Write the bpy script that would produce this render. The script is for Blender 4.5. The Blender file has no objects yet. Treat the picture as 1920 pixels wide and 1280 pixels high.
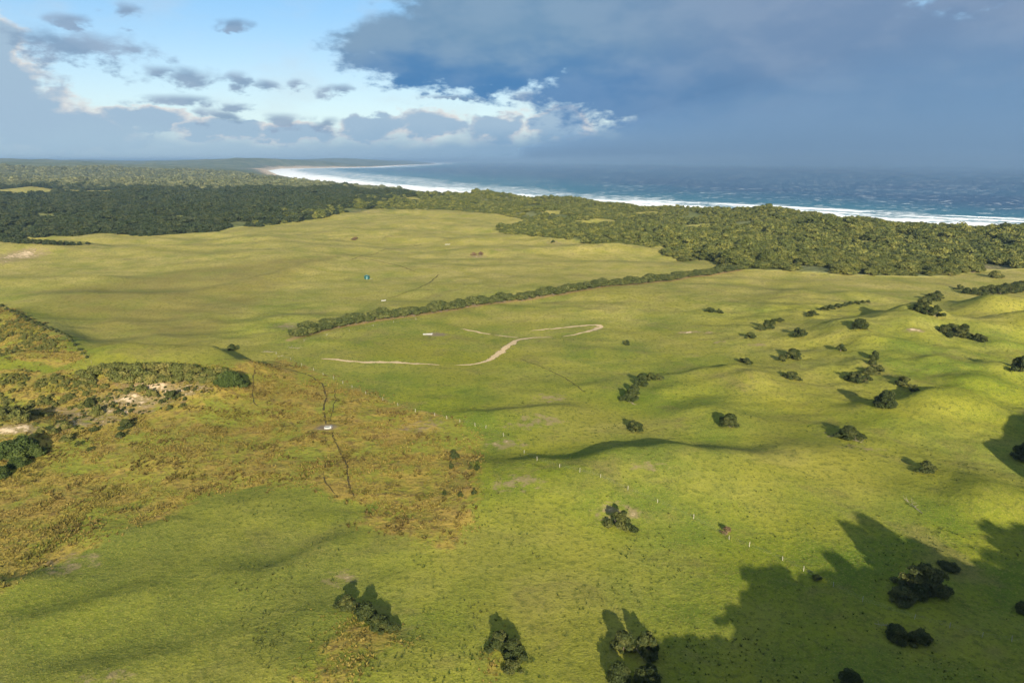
import bpy, math
import numpy as np
from mathutils import Vector

scene = bpy.context.scene
COL = scene.collection

# ---------------------------------------------------------------- camera
cam_data = bpy.data.cameras.new("camera")
cam_data.sensor_width = 36.0
cam_data.lens = 24.0
cam_data.clip_start = 1.0
cam_data.clip_end = 250000.0
cam = bpy.data.objects.new("camera", cam_data)
COL.objects.link(cam)
cam.location = (0, 0, 100)
cam.rotation_euler = (math.radians(90 - 14.83), 0, 0)
scene.camera = cam

# ---------------------------------------------------------------- node helper
class Graph:
    def __init__(self, tree):
        self.t = tree
        tree.nodes.clear()
    def node(self, kind, **props):
        n = self.t.nodes.new(kind)
        for k, v in props.items():
            setattr(n, k, v)
        return n
    def put(self, sock, v):
        if v is None:
            return
        if isinstance(v, bpy.types.NodeSocket):
            self.t.links.new(v, sock)
        elif isinstance(v, (tuple, list)):
            if sock.type == 'RGBA' and len(v) == 3:
                v = (*v, 1)
            sock.default_value = v
        else:
            sock.default_value = v
    def m(self, op, a, b=None, c=None, clamp=False):
        n = self.node('ShaderNodeMath', operation=op, use_clamp=clamp)
        for s, v in zip(n.inputs, (a, b, c)):
            self.put(s, v)
        return n.outputs[0]
    def v(self, op, a, b=None):
        n = self.node('ShaderNodeVectorMath', operation=op)
        self.put(n.inputs[0], a)
        if op == 'SCALE':
            self.put(n.inputs['Scale'], b)
        else:
            self.put(n.inputs[1], b)
        return n.outputs['Value'] if op in ('LENGTH', 'DOT_PRODUCT', 'DISTANCE') else n.outputs[0]
    def comb(self, x, y, z):
        n = self.node('ShaderNodeCombineXYZ')
        for s, v in zip(n.inputs, (x, y, z)):
            self.put(s, v)
        return n.outputs[0]
    def sep(self, a):
        n = self.node('ShaderNodeSeparateXYZ')
        self.put(n.inputs[0], a)
        return n.outputs
    def ss(self, x, a, b, lo=0.0, hi=1.0):
        n = self.node('ShaderNodeMapRange', interpolation_type='SMOOTHSTEP')
        for s, v in zip(n.inputs, (x, a, b, lo, hi)):
            self.put(s, v)
        return n.outputs[0]
    def noise(self, vec, scale, detail=4, rough=0.55, dist=0.0):
        n = self.node('ShaderNodeTexNoise', noise_dimensions='3D')
        self.put(n.inputs['Vector'], vec)
        self.put(n.inputs['Scale'], scale)
        self.put(n.inputs['Detail'], detail)
        self.put(n.inputs['Roughness'], rough)
        self.put(n.inputs['Distortion'], dist)
        return n.outputs[0]
    def mix(self, f, a, b, blend='MIX'):
        n = self.node('ShaderNodeMix', data_type='RGBA', blend_type=blend)
        self.put(n.inputs[0], f)
        self.put(n.inputs[6], a)
        self.put(n.inputs[7], b)
        return n.outputs[2]
    def attr(self, name):
        return self.node('ShaderNodeAttribute', attribute_name=name).outputs['Fac']

# ---------------------------------------------------------------- world, sun, exposure
SUN_EL, SUN_AZ = 18.0, 173.0          # the sun stands behind the viewer, a little to the right
world = bpy.data.worlds.new("World")
scene.world = world
world.use_nodes = True
world.cycles.sampling_method = 'MANUAL'
world.cycles.sample_map_resolution = 512

# azimuth, elevation (degrees), half width, half height of the loose clouds in view
LOOSE = [
    (-29.7, 7.3, 4.9, 1.25), (-32.7, 7.3, 2.4, 1.3), (-27.3, 9.7, 1.5, .8), (-20.9, 9.4, 1.6, .6), (-30.5, 8.9, 1.4, .6),
    (-24.3, 5.7, 3.1, 1.0), (-25.8, 5.9, 1.5, .7), (-20.7, 5.7, 1.1, .8), (-18.7, 5.4, 1.4, .6), (-16.1, 5.5, 1.1, .6), (-13.3, 5.2, 1.5, .65),
    (-24.5, 4.1, 3.4, .65), (-21.1, 3.8, 1.2, .4), (-22.8, 3.2, 1.7, .75), (-17.6, 2.9, 2.4, .75),
    (-14.6, 2.7, 1.1, .7), (1.7, 4.9, 2.2, .42), (-4.6, 4.8, 2.6, .2),
    (-48, 8, 5, 1.4), (-70, 10, 6, 1.5), (-30, 19, 5, 1.3), (-105, 11, 7, 1.7), (150, 12, 7, 1.6)]
# the heavy rain cloud
HEAVY = [
    (-2.5, 8.2, 12.0, 3.6), (1.6, 10.3, 12, 5.5), (15.0, 8.9, 17, 8.5), (23.9, 4.2, 19.2, 7.2), (13.4, 15.5, 24, 8),
    (20, 22, 26, 9), (45, 12, 20, 12), (40, 30, 28, 14), (70, 14, 22, 12)]
# bright cumulus heaps
HEAPS = [
    (-35.2, 6.0, 2.0, 3.4), (-35.2, 2.9, 6.6, 2.4), (-38.2, 5.7, 6, 5), (-32.1, 1.8, 5.0, 1.6), (-27.2, 2.9, 3.6, 1.0), (-11.0, 2.5, 3.2, 1.2), (-6.4, 2.7, 3.3, 1.5),
    (-1.3, 2.5, 3.4, 1.3), (3.8, 2.7, 3.2, 1.6), (-16.7, 2.0, 3.4, .9), (-22.0, 2.2, 4, .9),
    (-55, 2, 8, 3.2), (-95, 2, 14, 3.4), (-140, 2, 14, 3), (130, 2, 22, 3.4)]

g = Graph(world.node_tree)
out = g.node('ShaderNodeOutputWorld')
bg = g.node('ShaderNodeBackground')
bg.inputs['Strength'].default_value = 0.1
g.t.links.new(bg.outputs[0], out.inputs[0])
sky = g.node('ShaderNodeTexSky', sky_type='NISHITA', sun_disc=False)
sky.sun_elevation = math.radians(SUN_EL)
sky.sun_rotation = math.radians(SUN_AZ)
sky.altitude = 100
sky.air_density = 1.0
sky.dust_density = 0.6
sky.ozone_density = 1.5
dirv = g.node('ShaderNodeTexCoord').outputs['Generated']
dx, dy, dz = g.sep(dirv)
az = g.m('MULTIPLY', g.m('ARCTAN2', dx, dy), 57.29578)
el = g.m('MULTIPLY', g.m('ARCSINE', dz), 57.29578)
flat = g.v('MULTIPLY', dirv, (1, 1, 2.1))
n_big = g.noise(flat, 5.0, 3, .5)
n_mid = g.noise(flat, 13.0, 3, .56)
n_fine = g.noise(g.v('ADD', flat, (3.1, 1.7, .4)), 34.0, 4, .6)
n_puff = g.noise(g.v('ADD', flat, (7.1, 2.7, 1.4)), 24.0, 4, .62)
wa = g.m('ADD', az, g.m('MULTIPLY', g.m('SUBTRACT', n_mid, .5), 5.0))
we = g.m('ADD', el, g.m('MULTIPLY', g.m('SUBTRACT', n_fine, .5), 1.6))
pos = g.comb(wa, we, 0)
def blobs(items):
    near = None
    for a, e, sa, se in items:
        d = g.v('LENGTH', g.v('MULTIPLY', g.v('SUBTRACT', pos, (a, e, 0)), (1 / sa, 1 / se, 0)))
        near = d if near is None else g.m('MINIMUM', near, d)
    return g.m('SUBTRACT', 1.0, near)
K = 10.0        # cloud colours below are radiances; the background strength divides them again
def rad(r, gg, b, k=1.0):
    return (r * K * k, gg * K * k, b * K * k)
# clear sky, a little veiled; brightened overhead as added fill for the shadows
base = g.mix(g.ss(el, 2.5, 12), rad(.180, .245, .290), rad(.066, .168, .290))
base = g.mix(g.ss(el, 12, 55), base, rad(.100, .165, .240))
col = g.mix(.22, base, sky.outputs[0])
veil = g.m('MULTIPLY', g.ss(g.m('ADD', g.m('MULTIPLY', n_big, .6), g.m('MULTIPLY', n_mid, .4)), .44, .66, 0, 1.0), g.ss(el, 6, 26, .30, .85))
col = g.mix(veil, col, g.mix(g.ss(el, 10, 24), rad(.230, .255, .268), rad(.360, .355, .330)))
# cumulus heaps and the grey-blue bank under them
hp = g.m('ADD', blobs(HEAPS), g.m('MULTIPLY', g.m('SUBTRACT', n_puff, .5), 1.15))
heap = g.ss(hp, -.04, .24)
lit = g.ss(g.m('ADD', hp, g.m('MULTIPLY', g.m('SUBTRACT', n_fine, .5), .7)), .05, .42, 1, 0)
hc = g.mix(g.m('MULTIPLY', lit, g.ss(n_mid, .34, .56)), rad(.142, .200, .256), rad(.300, .295, .285))
col = g.mix(heap, col, hc)
bank = g.ss(g.m('SUBTRACT', g.m('ADD', el, g.m('MULTIPLY', g.m('SUBTRACT', n_mid, .5), 2.2)), 2.1), -1.2, .9, 1, 0)
col = g.mix(g.m('MULTIPLY', bank, .92), col, g.mix(g.ss(az, -30, 12), rad(.150, .212, .262), rad(.066, .128, .205)))
# loose grey clouds
lp = g.m('ADD', blobs(LOOSE), g.m('MULTIPLY', g.m('SUBTRACT', n_fine, .5), 2.3))
loose = g.ss(lp, -.05, .85)
lc = g.mix(g.ss(n_mid, .35, .65), rad(.072, .115, .175), rad(.112, .150, .205))
col = g.mix(g.m('MULTIPLY', loose, .85), col, lc)
# the heavy cloud
hv = g.m('ADD', blobs(HEAVY), g.m('MULTIPLY', g.m('SUBTRACT', n_fine, .5), .7))
heavy = g.ss(hv, -.04, .26)
core = g.mix(g.ss(g.m('ADD', el, g.m('MULTIPLY', g.m('SUBTRACT', n_mid, .5), 4)), 5.5, 9.5), rad(.030, .092, .190), rad(.078, .136, .200))
core = g.mix(g.ss(az, 0, 22), core, g.mix(g.ss(g.m('ADD', el, g.m('MULTIPLY', n_big, 6)), 5.0, 12.5), rad(.044, .094, .168), rad(.080, .121, .186)))
core = g.mix(g.ss(g.m('ADD', n_big, g.m('MULTIPLY', g.m('SUBTRACT', n_mid, .5), .8)), .36, .66), g.mix(.22, core, rad(.030, .070, .135)), g.mix(.20, core, rad(.118, .148, .190)))
col = g.mix(heavy, col, core)
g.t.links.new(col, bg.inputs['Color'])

sun_data = bpy.data.lights.new("sun", 'SUN')
sun_data.energy = 5.0
sun_data.angle = math.radians(0.53)
sun_data.color = (1.0, .90, .74)
sun = bpy.data.objects.new("sun", sun_data)
COL.objects.link(sun)
_a, _e = math.radians(SUN_AZ), math.radians(SUN_EL)
sun_dir = Vector((math.sin(_a) * math.cos(_e), math.cos(_a) * math.cos(_e), math.sin(_e)))
sun.rotation_euler = sun_dir.to_track_quat('Z', 'Y').to_euler()
sun.location = sun_dir * 400

scene.view_settings.view_transform = 'Standard'
scene.view_settings.look = 'None'
scene.view_settings.gamma = 1.0
scene.view_settings.use_curve_mapping = False
scene.view_settings.exposure = 1.4
scene.render.engine = 'CYCLES'
scene.cycles.use_denoising = True
scene.cycles.max_bounces = 4
scene.cycles.diffuse_bounces = 1
scene.cycles.glossy_bounces = 1
scene.cycles.use_light_tree = False
scene.cycles.use_adaptive_sampling = True
scene.cycles.adaptive_threshold = .02
scene.cycles.transparent_max_bounces = 12
scene.cycles.volume_bounces = 0
scene.cycles.caustics_reflective = False
scene.cycles.caustics_refractive = False

# --- terrain function
def _hash(ix, iy, seed):
    n = (ix.astype(np.int64) * 374761393 + iy.astype(np.int64) * 668265263 + seed * 1442695041) & 0xffffffff
    n = ((n ^ (n >> 13)) * 1274126177) & 0xffffffff
    return (n ^ (n >> 16)) & 0xffffffff

def gnoise(x, y, seed=0):
    ix, iy = np.floor(x), np.floor(y)
    fx, fy = x - ix, y - iy
    ux, uy = fx * fx * fx * (fx * (fx * 6 - 15) + 10), fy * fy * fy * (fy * (fy * 6 - 15) + 10)
    def grad(ax, ay, gx, gy):
        t = _hash(ax, ay, seed) * (2 * math.pi / 4294967296.0)
        return np.cos(t) * gx + np.sin(t) * gy
    a = grad(ix, iy, fx, fy); b = grad(ix + 1, iy, fx - 1, fy)
    c = grad(ix, iy + 1, fx, fy - 1); d = grad(ix + 1, iy + 1, fx - 1, fy - 1)
    return 1.5 * ((a + (b - a) * ux) + ((c + (d - c) * ux) - (a + (b - a) * ux)) * uy)

def fbm(x, y, seed=0, octaves=3, gain=.5):
    s, a, t = 0.0, 1.0, 0.0
    for i in range(octaves):
        s = s + a * gnoise(x * 2 ** i + 17.3 * i, y * 2 ** i - 9.1 * i, seed + i)
        t += a
        a *= gain
    return s / t

def sstep(x, a, b):
    t = np.clip((x - a) / (b - a), 0, 1)
    return t * t * (3 - 2 * t)

def inside(x, y, poly):
    r = np.zeros(np.shape(x), bool)
    n = len(poly)
    for i in range(n):
        (x0, y0), (x1, y1) = poly[i], poly[(i + 1) % n]
        if y0 == y1:
            continue
        k = ((y0 > y) != (y1 > y)) & (x < (x1 - x0) * (y - y0) / (y1 - y0) + x0)
        r ^= k
    return r

def line_dist(x, y, pts, closed=False):
    best = np.full(np.shape(x), 1e12)
    n = len(pts)
    for i in range(n if closed else n - 1):
        (x0, y0), (x1, y1) = pts[i], pts[(i + 1) % n]
        ex, ey = x1 - x0, y1 - y0
        t = np.clip(((x - x0) * ex + (y - y0) * ey) / (ex * ex + ey * ey + 1e-9), 0, 1)
        best = np.minimum(best, (x - x0 - t * ex) ** 2 + (y - y0 - t * ey) ** 2)
    return np.sqrt(best)

def poly_mask(x, y, poly, soft):
    d = line_dist(x, y, poly, True)
    return sstep(np.where(inside(x, y, poly), d, -d), -soft, soft)

SEA_LEVEL = -25.0
SEA = [(9000, 500), (1007.4, 1190.7), (955.6, 1284.9), (855.6, 1383), (746.2, 1510.7), (627.9, 1663.7), (468.2, 1790.1), (323.6, 1914.6), (163.9, 2136.7), (0, 2252.6), (-193.3, 2525.9), (-409, 2975.6),
       (-660.4, 3330.2), (-1001.3, 3866.4), (-1481.7, 4871.7), (-2114.5, 6330), (-3145.9, 9022.3), (-3692.7, 11079.3), (-3299.7, 12103.3), (-2791.3, 13655.8), (-2919.7, 16417.9), (-2928, 22772.4), (-2881.1, 26276.8), (-4000, 36000), (-2000, 90000), (90000, 90000), (90000, 500)]

def coast(x, y):
    d = line_dist(x, y, SEA, True)
    return np.where(inside(x, y, SEA), -d, d)

# dune crests: points, height, width towards the viewer, width of the far (lee) side, fade at the ends
CRESTS = [
    ([(-6.2, 208.5), (14.1, 207.7), (26.4, 206.5), (39.7, 212.6), (52.9, 215.1), (66.6, 211.8)], [3.4, 5.0, 6.6, 7.6, 6.0, 3.4], 28, 11, 14),
    ([(66.8, 212.6), (83.3, 213.4), (102.5, 220.4)], [2.6, 3.2, 2.4], 26, 13, 18),
    ([(79.1, 309.3), (93.6, 317.8), (107.9, 317.8)], 2.0, 18, 6, 8),
    ([(69.1, 289.2), (90.9, 298.9), (109.2, 302.1)], 1.6, 14, 6, 8),
    ([(195.3, 377.7), (244.1, 401.7), (253.3, 377.7)], 8.0, 55, 20, 24),
    ([(152.7, 264.4), (170.3, 262.6), (188.5, 270.7)], 4.0, 22, 8, 12),
    ([(155.6, 316.9), (167.1, 298.9), (176.4, 289.2)], 1.2, 12, 7, 8),
    ([(-9.7, 258.3), (5.5, 264.4), (19.9, 266.9)], 1.8, 18, 6, 12),
    ([(-260.6, 311.8), (-222.3, 311.8), (-198.1, 318.6), (-172.9, 320.4), (-147.4, 322.1), (-128.4, 306.9)], [10, 11, 12.5, 13.5, 13.5, 9], 50, 13, 14),
    ([(-209.3, 240.1), (-194.4, 241.6), (-182.1, 238.5)], 5.5, 24, 12, 14),
    ([(-128.5, 140.4), (-122.3, 142.2), (-117.2, 145)], 2.0, 14, 5.5, 7),
    ([(-460.9, 571.9), (-401.5, 564.2), (-346.5, 569.3)], 6.0, 55, 22, 30),
    ([(-328, 490.6), (-252.7, 504.6), (-207.9, 599.2), (-177.1, 706.4)], 4.0, 60, 24, 30),
    ([(-320, 424.2), (-272, 387.5), (-242.1, 355.2)], 6.0, 26, 22, 20),
    ([(-110.7, 431.8), (-60.6, 475.4), (16.8, 528.3)], 1.0, 24, 16, 30),
    ([(-109.5, 129.4), (-98.4, 136.4), (-90.6, 142.4)], 0.9, 10, 5, 10),
    ([(-63.1, 147.6), (-55.3, 156.4), (-48.6, 162.7)], 0.9, 10, 5, 10),
    ([(-83.1, 114.6), (-78.9, 116.7), (-73.4, 118.6)], 0.9, 9, 4, 8),
    ([(-108, 168.1), (-100.9, 170.1), (-98.3, 173.8)], 0.8, 9, 4, 7),
    # the dune ridges beside and behind the viewpoint, whose shade lies over the grass
    ([(22, 58), (36, 58), (52, 58), (65, 58), (80, 58), (100, 58), (112, 59), (125, 58), (150, 58), (170, 57), (240, 48)], [13, 18, 22, 25, 28, 28.5, 32, 29, 34, 36, 29], 36, 24, 12),
    ([(180, 150), (195, 150), (212, 148), (236, 150), (300, 155)], [27, 33, 37, 39, 30], 40, 26, 7),
]
# dunes with one steep side: x, y, heading of the steep side (degrees), height, width behind, width of the steep side, width across
FACES = [
    (*(325.2, 450.9), -58, 12.0, 45, 19, 20), (*(299.1, 377.7), -58, 17.0, 60, 26, 26), (*(173.9, 266.9), -50, 4.5, 26, 9, 14), (*(174, 289.2), -55, 2.6, 16, 7, 9), (*(202.3, 312.6), -55, 3.4, 20, 8, 12), (*(202.6, 289.2), -60, 4.0, 22, 9, 12),
    (*(168.6, 316.9), -50, 2.2, 18, 8, 10), (*(110.2, 316.9), -40, 2.6, 20, 8, 14), (*(112.3, 296.6), -40, 2.4, 18, 8, 14), (*(245, 400.4), -62, 5.0, 26, 16, 22), (*(255.7, 502.6), -55, 4.0, 30, 14, 16), (*(227.2, 300.5), -60, 6.0, 30, 12, 16),
    (*(207.8, 502.6), -45, 3.0, 40, 18, 30), (*(81.6, 265.6), -20, 2.0, 22, 9, 16), (*(146.4, 191.3), -55, 3.2, 22, 10, 14), (*(46.9, 300.5), -20, 1.6, 20, 9, 22)]
MOUNDS = [  # x, y, spread x, spread y, height
    (*(-246, 1330.9), 420, 330, 13.0), (*(186.7, 316.9), 60, 34, 3.0), (*(207.6, 377.7), 80, 40, 3.5), (*(200.7, 431.8), 70, 60, 4.0), (*(55.9, 502.6), 160, 60, 3.0), (*(-410.5, 739.1), 200, 90, 5.0),
    (*(-551.2, 784.5), 50, 60, 7.0), (*(121.8, 1586.7), 100, 70, 24.0), (*(-25.9, 1687.7), 110, 80, 18.0), (*(-491.7, 2298.7), 200, 80, 8.0), (*(460.2, 1242.9), 100, 70, 22.0), (*(334.7, 1358.4), 70, 60, 12.0), (*(551, 1079), 60, 60, 14.0), (*(551.1, 959.6), 120, 50, 12.0), (*(653, 893.4), 120, 40, 8.0),
    (*(319.6, 893.4), 150, 70, 9.0), (*(-1035.8, 1905.2), 1000, 300, 8.0), (*(-1771, 2468.1), 500, 260, 16.0), (*(-573.7, 2083.8), 300, 200, 5.0),
    (-3700, 11000, 1300, 1300, 135.0), (-2500, 12500, 1500, 1500, 100.0), (-6300, 9000, 1500, 1000, 90.0), (-9500, 10500, 2500, 1500, 100.0), (-5000, 7000, 900, 600, 45.0), (-4200, 7200, 1500, 700, 30.0), (-2600, 4300, 900, 450, 22.0), (-3900, 3600, 800, 500, 18.0), (-3300, 19000, 2500, 2000, 70.0)]

def height(x, y):
    r = np.hypot(x, y)
    z = 2.3 * fbm(x / 190, y / 190, 3, 3)
    hum = sstep(fbm(x / 120, y / 120, 41, 2), -.25, .55)
    z = z + (.45 + 1.9 * hum) * fbm(x / 40, y / 34, 11, 3) + .10 * fbm(x / 6.5, y / 6.5, 23, 2)
    right = sstep(x, 60, 200) * (1 - sstep(y, 420, 560))
    z = z + right * (1.9 * fbm(x / 26 + .4 * y / 26, y / 20, 61, 3))
    z = z + right * .55 * fbm(x / 9 + .5 * y / 9, y / 11, 67, 2)
    z = z + sstep(y, 600, 850) * 22.0 * fbm(x / 165, y / 115, 31, 3) * (1 - .72 * np.exp(-((x + 200) / 420) ** 2 - ((y - 1000) / 420) ** 2))
    z = z + sstep(y, 280, 420) * (1 - sstep(y, 1000, 1400)) * 3.4 * fbm(x / 190 + y / 400, y / 115, 131, 3)
    for pts, a, wn, wl, end in CRESTS:
        x0, y0 = np.array(pts).min(0) - 4 * max(wn, end)
        x1, y1 = np.array(pts).max(0) + 4 * max(wn, end)
        k = (x > x0) & (x < x1) & (y > y0) & (y < y1)
        if not np.any(k):
            continue
        xs, ys = np.broadcast_to(x, np.shape(z))[k], np.broadcast_to(y, np.shape(z))[k]
        px, py = [p[0] for p in pts], [p[1] for p in pts]
        wob = .25 * wl * gnoise(xs / 15, ys / 40, 77)
        s = ys - np.interp(xs, px, py) + wob
        over = np.maximum(0, np.maximum(px[0] - xs, xs - px[-1]))
        prof = np.where(s < 0, np.exp(-(s / wn) ** 2), np.exp(-(s / wl) ** 2))
        z[k] += (np.interp(xs, px, a) if np.ndim(a) else a) * prof * np.exp(-(over / end) ** 2) * (1 + .18 * gnoise(xs / 22, ys / 60, 78))
    for cx, cy, hd, a, wn, wl, wv in FACES:
        ux, uy = math.sin(math.radians(hd)), math.cos(math.radians(hd))
        s = (x - cx) * ux + (y - cy) * uy
        v = -(x - cx) * uy + (y - cy) * ux
        z = z + a * np.where(s < 0, np.exp(-(s / wn) ** 2), np.exp(-(s / wl) ** 2)) * np.exp(-(v / wv) ** 2)
    for cx, cy, sx, sy, a in MOUNDS:
        z = z + a * np.exp(-((x - cx) / sx) ** 2 - ((y - cy) / sy) ** 2)
    d = coast(x, y)
    far = sstep(r, 2600, 7000)
    z = z + far * (95 * (fbm(x / 3600, y / 1900, 91, 4) + .34)) * sstep(d, 100, 1500)
    z = z + sstep(y, 9000, 14000) * 40 * sstep(d, 0, 1200)
    rise = .30 * sstep(d, 45, 150) + .70 * sstep(d, 120, 520)
    beach = SEA_LEVEL + np.clip(d, -60, 120) * .045
    return beach + (z - beach) * rise
# --- end terrain function

rng = np.random.default_rng(7)

# ---------------------------------------------------------------- helpers
def mat(name):
    m = bpy.data.materials.new(name)
    m.use_nodes = True
    gr = Graph(m.node_tree)
    o = gr.node('ShaderNodeOutputMaterial')
    return m, gr, o

def principled(gr, o, color, rough=.8, normal=None, spec=.2):
    b = gr.node('ShaderNodeBsdfPrincipled')
    gr.put(b.inputs['Base Color'], color)
    gr.put(b.inputs['Roughness'], rough)
    gr.put(b.inputs['Specular IOR Level'], spec)
    gr.put(b.inputs['Normal'], normal)
    gr.t.links.new(b.outputs[0], o.inputs['Surface'])
    return b

def bump(gr, h, strength=1.0, dist=1.0):
    n = gr.node('ShaderNodeBump')
    gr.put(n.inputs['Height'], h)
    n.inputs['Strength'].default_value = strength
    n.inputs['Distance'].default_value = dist
    return n.outputs[0]

def mesh_from(name, verts, faces, smooth=False):
    """verts (n,3), faces (m,3) or (m,4) numpy arrays"""
    me = bpy.data.meshes.new(name)
    verts = np.asarray(verts, np.float32); faces = np.asarray(faces, np.int32)
    k = faces.shape[1]
    me.vertices.add(len(verts)); me.vertices.foreach_set('co', verts.ravel())
    me.loops.add(faces.size); me.loops.foreach_set('vertex_index', faces.ravel())
    me.polygons.add(len(faces))
    me.polygons.foreach_set('loop_start', np.arange(0, faces.size, k, dtype=np.int32))
    me.polygons.foreach_set('use_smooth', np.full(len(faces), smooth))
    me.update(calc_edges=True)
    return me

def float_attr(me, name, vals, domain='POINT'):
    a = me.attributes.new(name, 'FLOAT', domain)
    a.data.foreach_set('value', np.asarray(vals, np.float32))

def obj(name, me, material=None, parent=None, loc=(0, 0, 0), rz=0.0, scale=None):
    o = bpy.data.objects.new(name, me)
    if material is not None and me is not None and len(me.materials) == 0:
        me.materials.append(material)
    o.location = loc
    o.rotation_euler = (0, 0, rz)
    if scale is not None:
        o.scale = scale
    if parent is not None:
        o.parent = parent
    COL.objects.link(o)
    return o

def tag(o, label=None, category=None, group=None, kind=None):
    for k, v in (('label', label), ('category', category), ('group', group), ('kind', kind)):
        if v:
            o[k] = v
    return o

def ground(x, y):
    return float(height(np.array([float(x)]), np.array([float(y)]))[0])

def stretch_axis(lo, f0, f1, hi, step, n_lo, n_hi):
    """even steps between f0 and f1, growing outwards to lo and hi"""
    def grow(length, n):
        a, b = 1.0001, 3.0
        for _ in range(80):
            q = (a + b) / 2
            if step * (q ** n - 1) / (q - 1) * q > length: b = q
            else: a = q
        return np.cumsum(step * a ** np.arange(1, n + 1))
    mid = np.arange(f0, f1 + step / 2, step)
    up = mid[-1] + grow(hi - mid[-1], n_hi)
    dn = mid[0] - grow(mid[0] - lo, n_lo)
    return np.concatenate([dn[::-1], mid, up])

def grid_faces(nx, ny):
    i = np.arange(nx - 1)[None, :] + nx * np.arange(ny - 1)[:, None]
    return np.stack([i, i + 1, i + 1 + nx, i + nx], -1).reshape(-1, 4)

# ---------------------------------------------------------------- land
PADDOCK = [(-749.6, 794.1), (-682.2, 914.2), (-608.5, 933.1), (-488.8, 925.6), (-378.9, 1064.6), (-317.8, 1144.3), (-269.7, 1251.6), (-215.1, 1332.4), (-101, 1313.7), (0, 1163), (34.7, 1122.1),
           (-25, 1008.4), (27.9, 898.2), (79, 846.3), (99.9, 801.8), (179.1, 820.4), (190.9, 793.9), (168.7, 776.7), (208.2, 699.1), (217.2, 642.4), (257.6, 629.6), (290.4, 614.6),
           (327.2, 601.7), (380.6, 603.6), (449.5, 642.2), (491.5, 648.3), (617.8, 661), (900, 300), (900, -600), (-900, -600), (-900, 300)]
ROUGH = [(-257.3, 291.2), (-213.8, 290.2), (-169.7, 292.7), (-123.4, 302.9), (-121.5, 339.5), (-92.1, 312.6), (-56.6, 279.4), (-19.9, 250.6), (-10.8, 233.7), (-11.3, 196.7), (-12.4, 179.4), (-10.3, 168.2), (-19, 159.9), (-32.3, 168.1),
         (-45.2, 173.3), (-42.8, 183.6), (-52.1, 189.4), (-67.3, 196.7), (-87.3, 196), (-94.7, 189.9), (-105.1, 169.9), (-117.9, 153.1), (-121.1, 141.1), (-136.4, 129.2)]
ROUGH2 = [(-436.2, 489.9), (-360, 470.5), (-295.3, 409.5), (-240.7, 356.7), (-194.4, 300.3), (-208.6, 297.1), (-301.9, 330.1)]
ROUGH3 = [(-39, 135.1), (-31, 131.4), (-22, 127.2), (-19.7, 122.6), (-27.6, 114.6), (-32.9, 109.9), (-43.8, 108.7), (-43.1, 116.6), (-41.3, 125.8)]
ROUGH4 = [(-6.3, 124.6), (-1.1, 125.1), (0.5, 116.2), (-3.7, 115.2), (-6.1, 119.4)]
OLIVE = [(-364.9, 511.3), (-332.7, 546.5), (-314, 633.7), (-252.2, 670.3), (-181.8, 726.5), (-182.8, 647.1), (-188.8, 598.9), (-190.5, 521.7), (-184.8, 444.2), (-175.2, 388), (-153.5, 315.6), (-186.8, 316.1), (-278.5, 418.6)]
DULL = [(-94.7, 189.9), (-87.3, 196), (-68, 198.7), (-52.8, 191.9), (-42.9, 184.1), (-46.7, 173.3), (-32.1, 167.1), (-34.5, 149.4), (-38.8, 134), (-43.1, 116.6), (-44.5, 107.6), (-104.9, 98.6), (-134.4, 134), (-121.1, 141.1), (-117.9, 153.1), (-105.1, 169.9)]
BARE = [(-169.9, 232.9), (-175.6, 248), (-176.6, 266.8), (-165.7, 275.7), (-152.9, 282.3), (-136.7, 282.2), (-125, 276.2), (-132.9, 268), (-143.3, 261.8), (-152.6, 250.7), (-163.3, 240.9)]
CLEARINGS = [[(-1974.5, 2311.4), (-1546.6, 2254.4), (-1246.4, 2268.3), (-1120.8, 1968.6), (-1318.5, 1914.7), (-1565.5, 1826.1)], [(299.7, 887.9), (343.9, 925.1), (388, 945.7), (364.5, 922.3), (317.7, 880.5)], [(84.5, 1094.5), (130.1, 1124), (208.5, 1227.4), (160.8, 1094.8), (109.6, 1090)], [(222.5, 1314.3), (271.7, 1308), (294, 1272.6), (240.5, 1248.6)], [(255.6, 1065.5), (304.4, 1064.2), (317.2, 1050.8), (270.8, 1028.1)], [(46.5, 1207.2), (85.5, 1234.6), (115.6, 1250.9), (70.8, 1149.2)], [(382.9, 819.9), (433.9, 858.4), (434, 819.9), (398.1, 810.7)], [(-320, 1547.4), (-262.5, 1714.1), (-204.3, 1666.9), (-271.6, 1540.3)]]
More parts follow.
